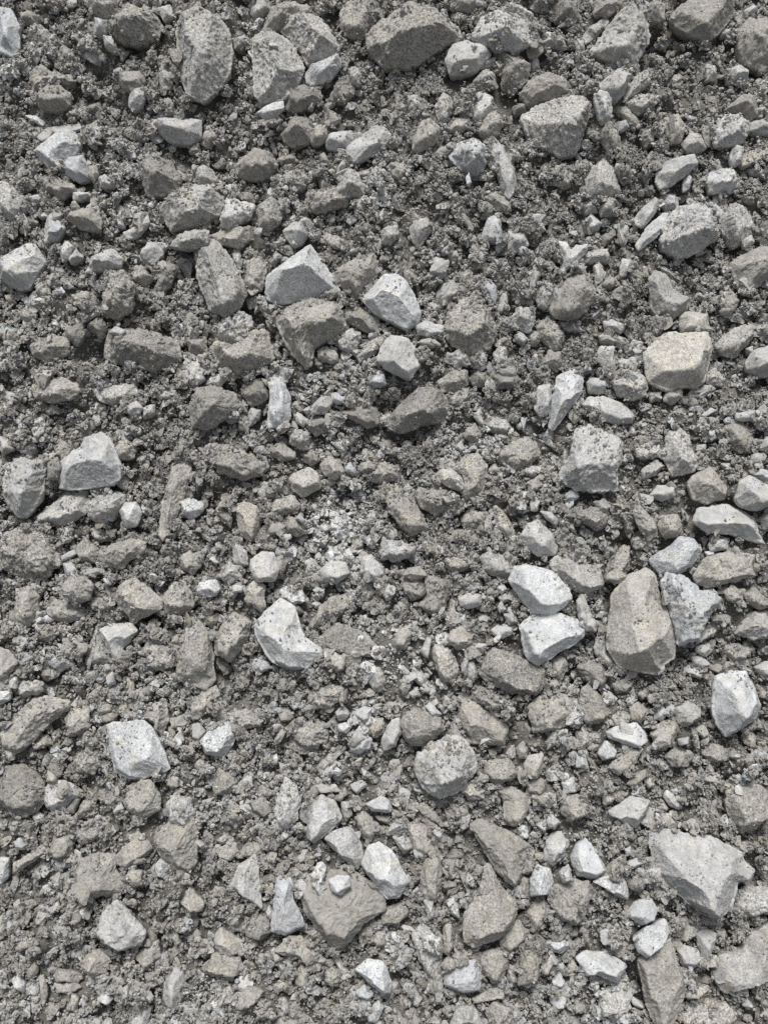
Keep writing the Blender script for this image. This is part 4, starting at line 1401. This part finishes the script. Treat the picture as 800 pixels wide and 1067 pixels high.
def drop(n, r0, r1, lod, on_stone, margin, weights, sink):
    """n grains of radius r0..r1 fall at random; on_stone = chance of staying on a stone by its dust level"""
    if margin:
        x = rng.uniform(GX0 + 12, GX1 - 12, n); y = rng.uniform(GY0 + 12, GY1 - 12, n)
    else:
        n = int(n * 1.3); x = rng.uniform(-500, 500, n); y = rng.uniform(-640, 720, n)
    r = r0 * (r1 / r0) ** (rng.random(n) ** 1.5)
    ix = (x - GX0).astype(int); iy = (y - GY0).astype(int)
    ow = OWNER[iy, ix]
    gl = GRIT[ow]
    keep = np.where(ow == 0, 1.0, np.array(on_stone)[np.minimum(gl, 4)])
    near = (ow > 0) & (EDGE[iy, ix] < r * .8 + .5)
    keep = np.where(ow > 0, keep * np.clip(.4 + 2.2 * PATCH[iy, ix], .1, 2.4) * np.clip(1 + 1.1 * NORTH[iy, ix], .25, 2), keep)
    keep = np.where(near, np.maximum(keep, .06), keep)
    keep = keep * np.clip(1.0 + .55 * CLUMP[iy, ix], .25, 1.6) / 1.3
    ok = rng.random(n) < keep
    x, y, r, ix, iy, ow = x[ok], y[ok], r[ok], ix[ok], iy[ok], ow[ok]
    pw = np.array(weights, float); pw /= pw.sum()
    tone = rng.choice(7, len(x), p=pw)
    pale = PALE[iy, ix]
    sw = rng.random(len(x)) < np.clip(pale - .25, 0, .8)
    tone = np.where(sw & (tone > 1), np.where(rng.random(len(x)) < .25, 0, 1), tone)
    c = PALETTE[tone] * np.clip(rng.normal(1 + .20 * pale, .085), .6, 1.6)[:, None]
    c *= np.interp(r, [.8, 1.6, 3.2, 5], [.78, .82, .94, 1.0])[:, None]        # fines are darker than chips, partly gap shade put into the colour
    z = np.empty(len(x))
    for k in range(len(x)):
        h = int(r[k] + .5)
        a, b = iy[k], ix[k]
        h0 = H[a, b]
        if h > 0:
            w_ = H[a - h:a + h + 1, b - h:b + h + 1]
            h0 = .5 * h0 + .5 * w_.mean()
        zz = h0 + r[k] * sink
        z[k] = zz
        if h > 0:
            q = DISK[h]
            np.maximum(w_, zz + r[k] * .8 * q, out=w_)
        else:
            H[a, b] = max(h0, zz + r[k] * .6)
    grain_xy.append(np.column_stack([x, y])); grain_z.append(z); grain_r.append(r); grain_c.append(c)
    grain_lod.append(np.full(len(x), lod))

DISK = {}
for h in range(1, 40):
    yy, xx = np.mgrid[-h:h + 1, -h:h + 1]
    d2 = (xx * xx + yy * yy) / (h + .4) ** 2
    DISK[h] = np.where(d2 < 1, np.sqrt(np.clip(1 - d2, 0, 1)), -50)

#      w  p  g  b  t  k  s
W_ = (3.5, 16, 27, 29, 20, 3, 2)
if BIG_OUTSIDE:
    n = 420                                   # beyond the photographed patch the heap goes on with stones like these
    x = rng.uniform(GX0 + 40, GX1 - 40, n); y = rng.uniform(GY0 + 40, GY1 - 40, n)
    t = np.column_stack([x, y])
    oy = np.abs(y + 10) > 600 + 0 * x
    ox = np.abs(x) > 400 + (y + 533) / 1067 * 60 + 30
    sel = oy | ox
    for (a, b) in t[sel]:
        r_ = rng.uniform(9, 26); ix, iy = int(a - GX0), int(b - GY0); h = int(r_ + .5)
        w_ = H[iy - h:iy + h + 1, ix - h:ix + h + 1]; zz = w_.mean() + r_ * .1
        np.maximum(w_, zz + r_ * .8 * DISK[h], out=w_)
        grain_xy.append(np.array([[a, b]])); grain_z.append(np.array([zz])); grain_r.append(np.array([r_]))
        grain_c.append(PALETTE[rng.choice(7, 1, p=[.1, .2, .2, .2, .2, .05, .05])]); grain_lod.append(np.array([2]))
drop(1900, 6.5, 9.5, 3, (0, .0, .0, .02, .05), False, W_, .30)
drop(1100, 6.5, 10.5, 3, (0, .0, .0, .02, .05), True, W_, .30)
drop(5600, 4.4, 7.0, 3, (0, .0, .02, .05, .05), False, W_, .30)
drop(2600, 4.4, 7.0, 2, (0, .0, .02, .05, .05), True, W_, .30)
drop(8500, 3.0, 4.8, 2, (0, .015, .07, .2, .25), False, W_, .35)
drop(7000, 3.0, 4.8, 2, (0, .01, .05, .15, .2), True, W_, .35)
drop(11000, 2.0, 3.4, 1, (.01, .03, .12, .3, .4), True, W_, .4)
drop(21000, 1.7, 3.0, 1, (.01, .06, .18, .4, .5), False, W_, .5)
drop(105000, .9, 1.9, 0, (.05, .26, .48, .7, .8), False, W_, .55)
drop(100000, .5, 1.0, 0, (.22, .36, .5, .65, .75), False, W_, .5)

gxy = np.concatenate(grain_xy); gz = np.concatenate(grain_z); gr = np.concatenate(grain_r)
gc = np.concatenate(grain_c); gl = np.concatenate(grain_lod)
mv, mf, mc, ms = [], [], [], []
off = 0
for lod, (shapes, f) in enumerate(LIB):
    k = np.where(gl == lod)[0]
    if not len(k): continue
    pick = rng.integers(0, len(shapes), len(k))
    v = np.einsum('nij,nvj->nvi', rand_rot(len(k)), shapes[pick])
    v[:, :, 2] *= .8
    v = v * gr[k][:, None, None]
    v += np.column_stack([gxy[k], gz[k]])[:, None, :]
    nv = shapes.shape[1]
    mv.append(v.reshape(-1, 3)); mc.append(np.column_stack([np.repeat(gc[k], nv, 0), np.full(len(k) * nv, .4)]))
    ff = f[None, :, :] + (np.arange(len(k)) * nv + off)[:, None, None]
    mf.append(ff.reshape(-1, 3)); ms.append(np.zeros(len(k) * len(f), bool))
    off += len(k) * nv
for v, f, c, sm in loose:
    mv.append(v); mc.append(c); mf.append(f + off); ms.append(np.full(len(f), True)); off += len(v)
gravel = add_mesh('gravel', np.concatenate(mv) * U, np.concatenate(mf), np.concatenate(mc), STONE, np.concatenate(ms))
gravel.matrix_world = ROT
gravel['kind'] = 'stuff'
gravel['label'] = 'grey brown gravel and gritty crumbs filling the heap between the stones'
gravel['category'] = 'gravel'

# ------------------------------------------------------------------ the ground under it: one sheet of dirt, rough near the heap's face and plain far off
def grid(xs, ys, hz):
    nx, ny = len(xs), len(ys)
    X, Y = np.meshgrid(xs, ys)
    v = np.column_stack([X.ravel(), Y.ravel(), hz.ravel()])
    i = np.arange((nx - 1) * (ny - 1)); r = i // (nx - 1); cc = i % (nx - 1); a = r * nx + cc
    f = np.concatenate([np.column_stack([a, a + 1, a + nx + 1]), np.column_stack([a, a + nx + 1, a + nx])])
    return v, f
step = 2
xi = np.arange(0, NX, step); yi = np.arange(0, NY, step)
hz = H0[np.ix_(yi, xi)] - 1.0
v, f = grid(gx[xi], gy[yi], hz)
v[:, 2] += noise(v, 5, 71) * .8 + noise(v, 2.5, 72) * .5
cv = np.array((.13, .126, .115))[None, :] * (1 + .25 * noise(v, 6, 73) + .15 * noise(v, 30, 74))[:, None]  # dirt colour darkened so the gaps between grains read as shaded holes
# run the sheet's border out as a wide apron so that it ends far beyond the frame
nx, ny = len(xi), len(yi)
idx = np.arange(nx * ny).reshape(ny, nx)
border = np.concatenate([idx[0, :], idx[1:, -1], idx[-1, -2::-1], idx[-2:0:-1, 0]])
ap = v[border].copy()
ap[:, :2] *= 6; ap[:, 2] = -6
nb = len(border); k = np.arange(nb); k2 = (k + 1) % nb
f2 = np.concatenate([np.column_stack([border[k], len(v) + k, len(v) + k2]), np.column_stack([border[k], len(v) + k2, border[k2]])])
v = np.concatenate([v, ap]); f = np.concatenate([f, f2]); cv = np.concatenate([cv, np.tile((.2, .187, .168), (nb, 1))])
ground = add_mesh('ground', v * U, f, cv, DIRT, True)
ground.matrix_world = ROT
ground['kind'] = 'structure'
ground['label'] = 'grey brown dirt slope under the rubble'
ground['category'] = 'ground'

# ------------------------------------------------------------------ light
SUN_EL, SUN_AZ = math.radians(SUN_ELEV), math.radians(SUN_AZIM)
d = Vector((math.sin(SUN_AZ) * math.cos(SUN_EL), math.cos(SUN_AZ) * math.cos(SUN_EL), math.sin(SUN_EL)))
w = bpy.data.worlds.new('World'); bpy.context.scene.world = w; w.use_nodes = True
nt = w.node_tree
sky = nt.nodes.new('ShaderNodeTexSky'); sky.sky_type = 'NISHITA'; sky.sun_disc = False
sky.sun_elevation = SUN_EL; sky.sun_rotation = SUN_AZ
sky.air_density = 1.0; sky.dust_density = 3.0; sky.ozone_density = .6
hs = nt.nodes.new('ShaderNodeHueSaturation'); hs.inputs['Saturation'].default_value = .3     # thin overcast: a nearly white sky
nt.links.new(sky.outputs[0], hs.inputs['Color']); nt.links.new(hs.outputs[0], nt.nodes['Background'].inputs[0])
nt.nodes['Background'].inputs[1].default_value = SKY_STRENGTH
sl = bpy.data.lights.new('sun', 'SUN'); sl.energy = SUN_POWER; sl.angle = math.radians(SUN_ANGLE); sl.color = (1, .975, .945)
so = bpy.data.objects.new('sun', sl); COL.objects.link(so)
so.rotation_euler = d.to_track_quat('Z', 'Y').to_euler()
so.location = d * 5

# ------------------------------------------------------------------ camera
cd = bpy.data.cameras.new('camera'); co = bpy.data.objects.new('camera', cd); COL.objects.link(co)
cd.sensor_fit = 'VERTICAL'; cd.sensor_height = 24.0
cd.lens = 12.0 / math.tan(math.radians(29.0))
cd.clip_start = .05; cd.clip_end = 200
R3 = np.column_stack([RIGHT, UP, -FWD])
M = Matrix([list(R3[0]) + [CAM[0] * U], list(R3[1]) + [CAM[1] * U], list(R3[2]) + [CAM[2] * U], [0, 0, 0, 1]])
co.matrix_world = ROT @ M
sc = bpy.context.scene
sc.camera = co
sc.render.engine = 'CYCLES'
sc.cycles.max_bounces = 4; sc.cycles.diffuse_bounces = 3
sc.cycles.use_denoising = False
sc.view_settings.view_transform = 'Standard'; sc.view_settings.look = 'None'
sc.view_settings.exposure = EXPOSURE; sc.view_settings.gamma = 1
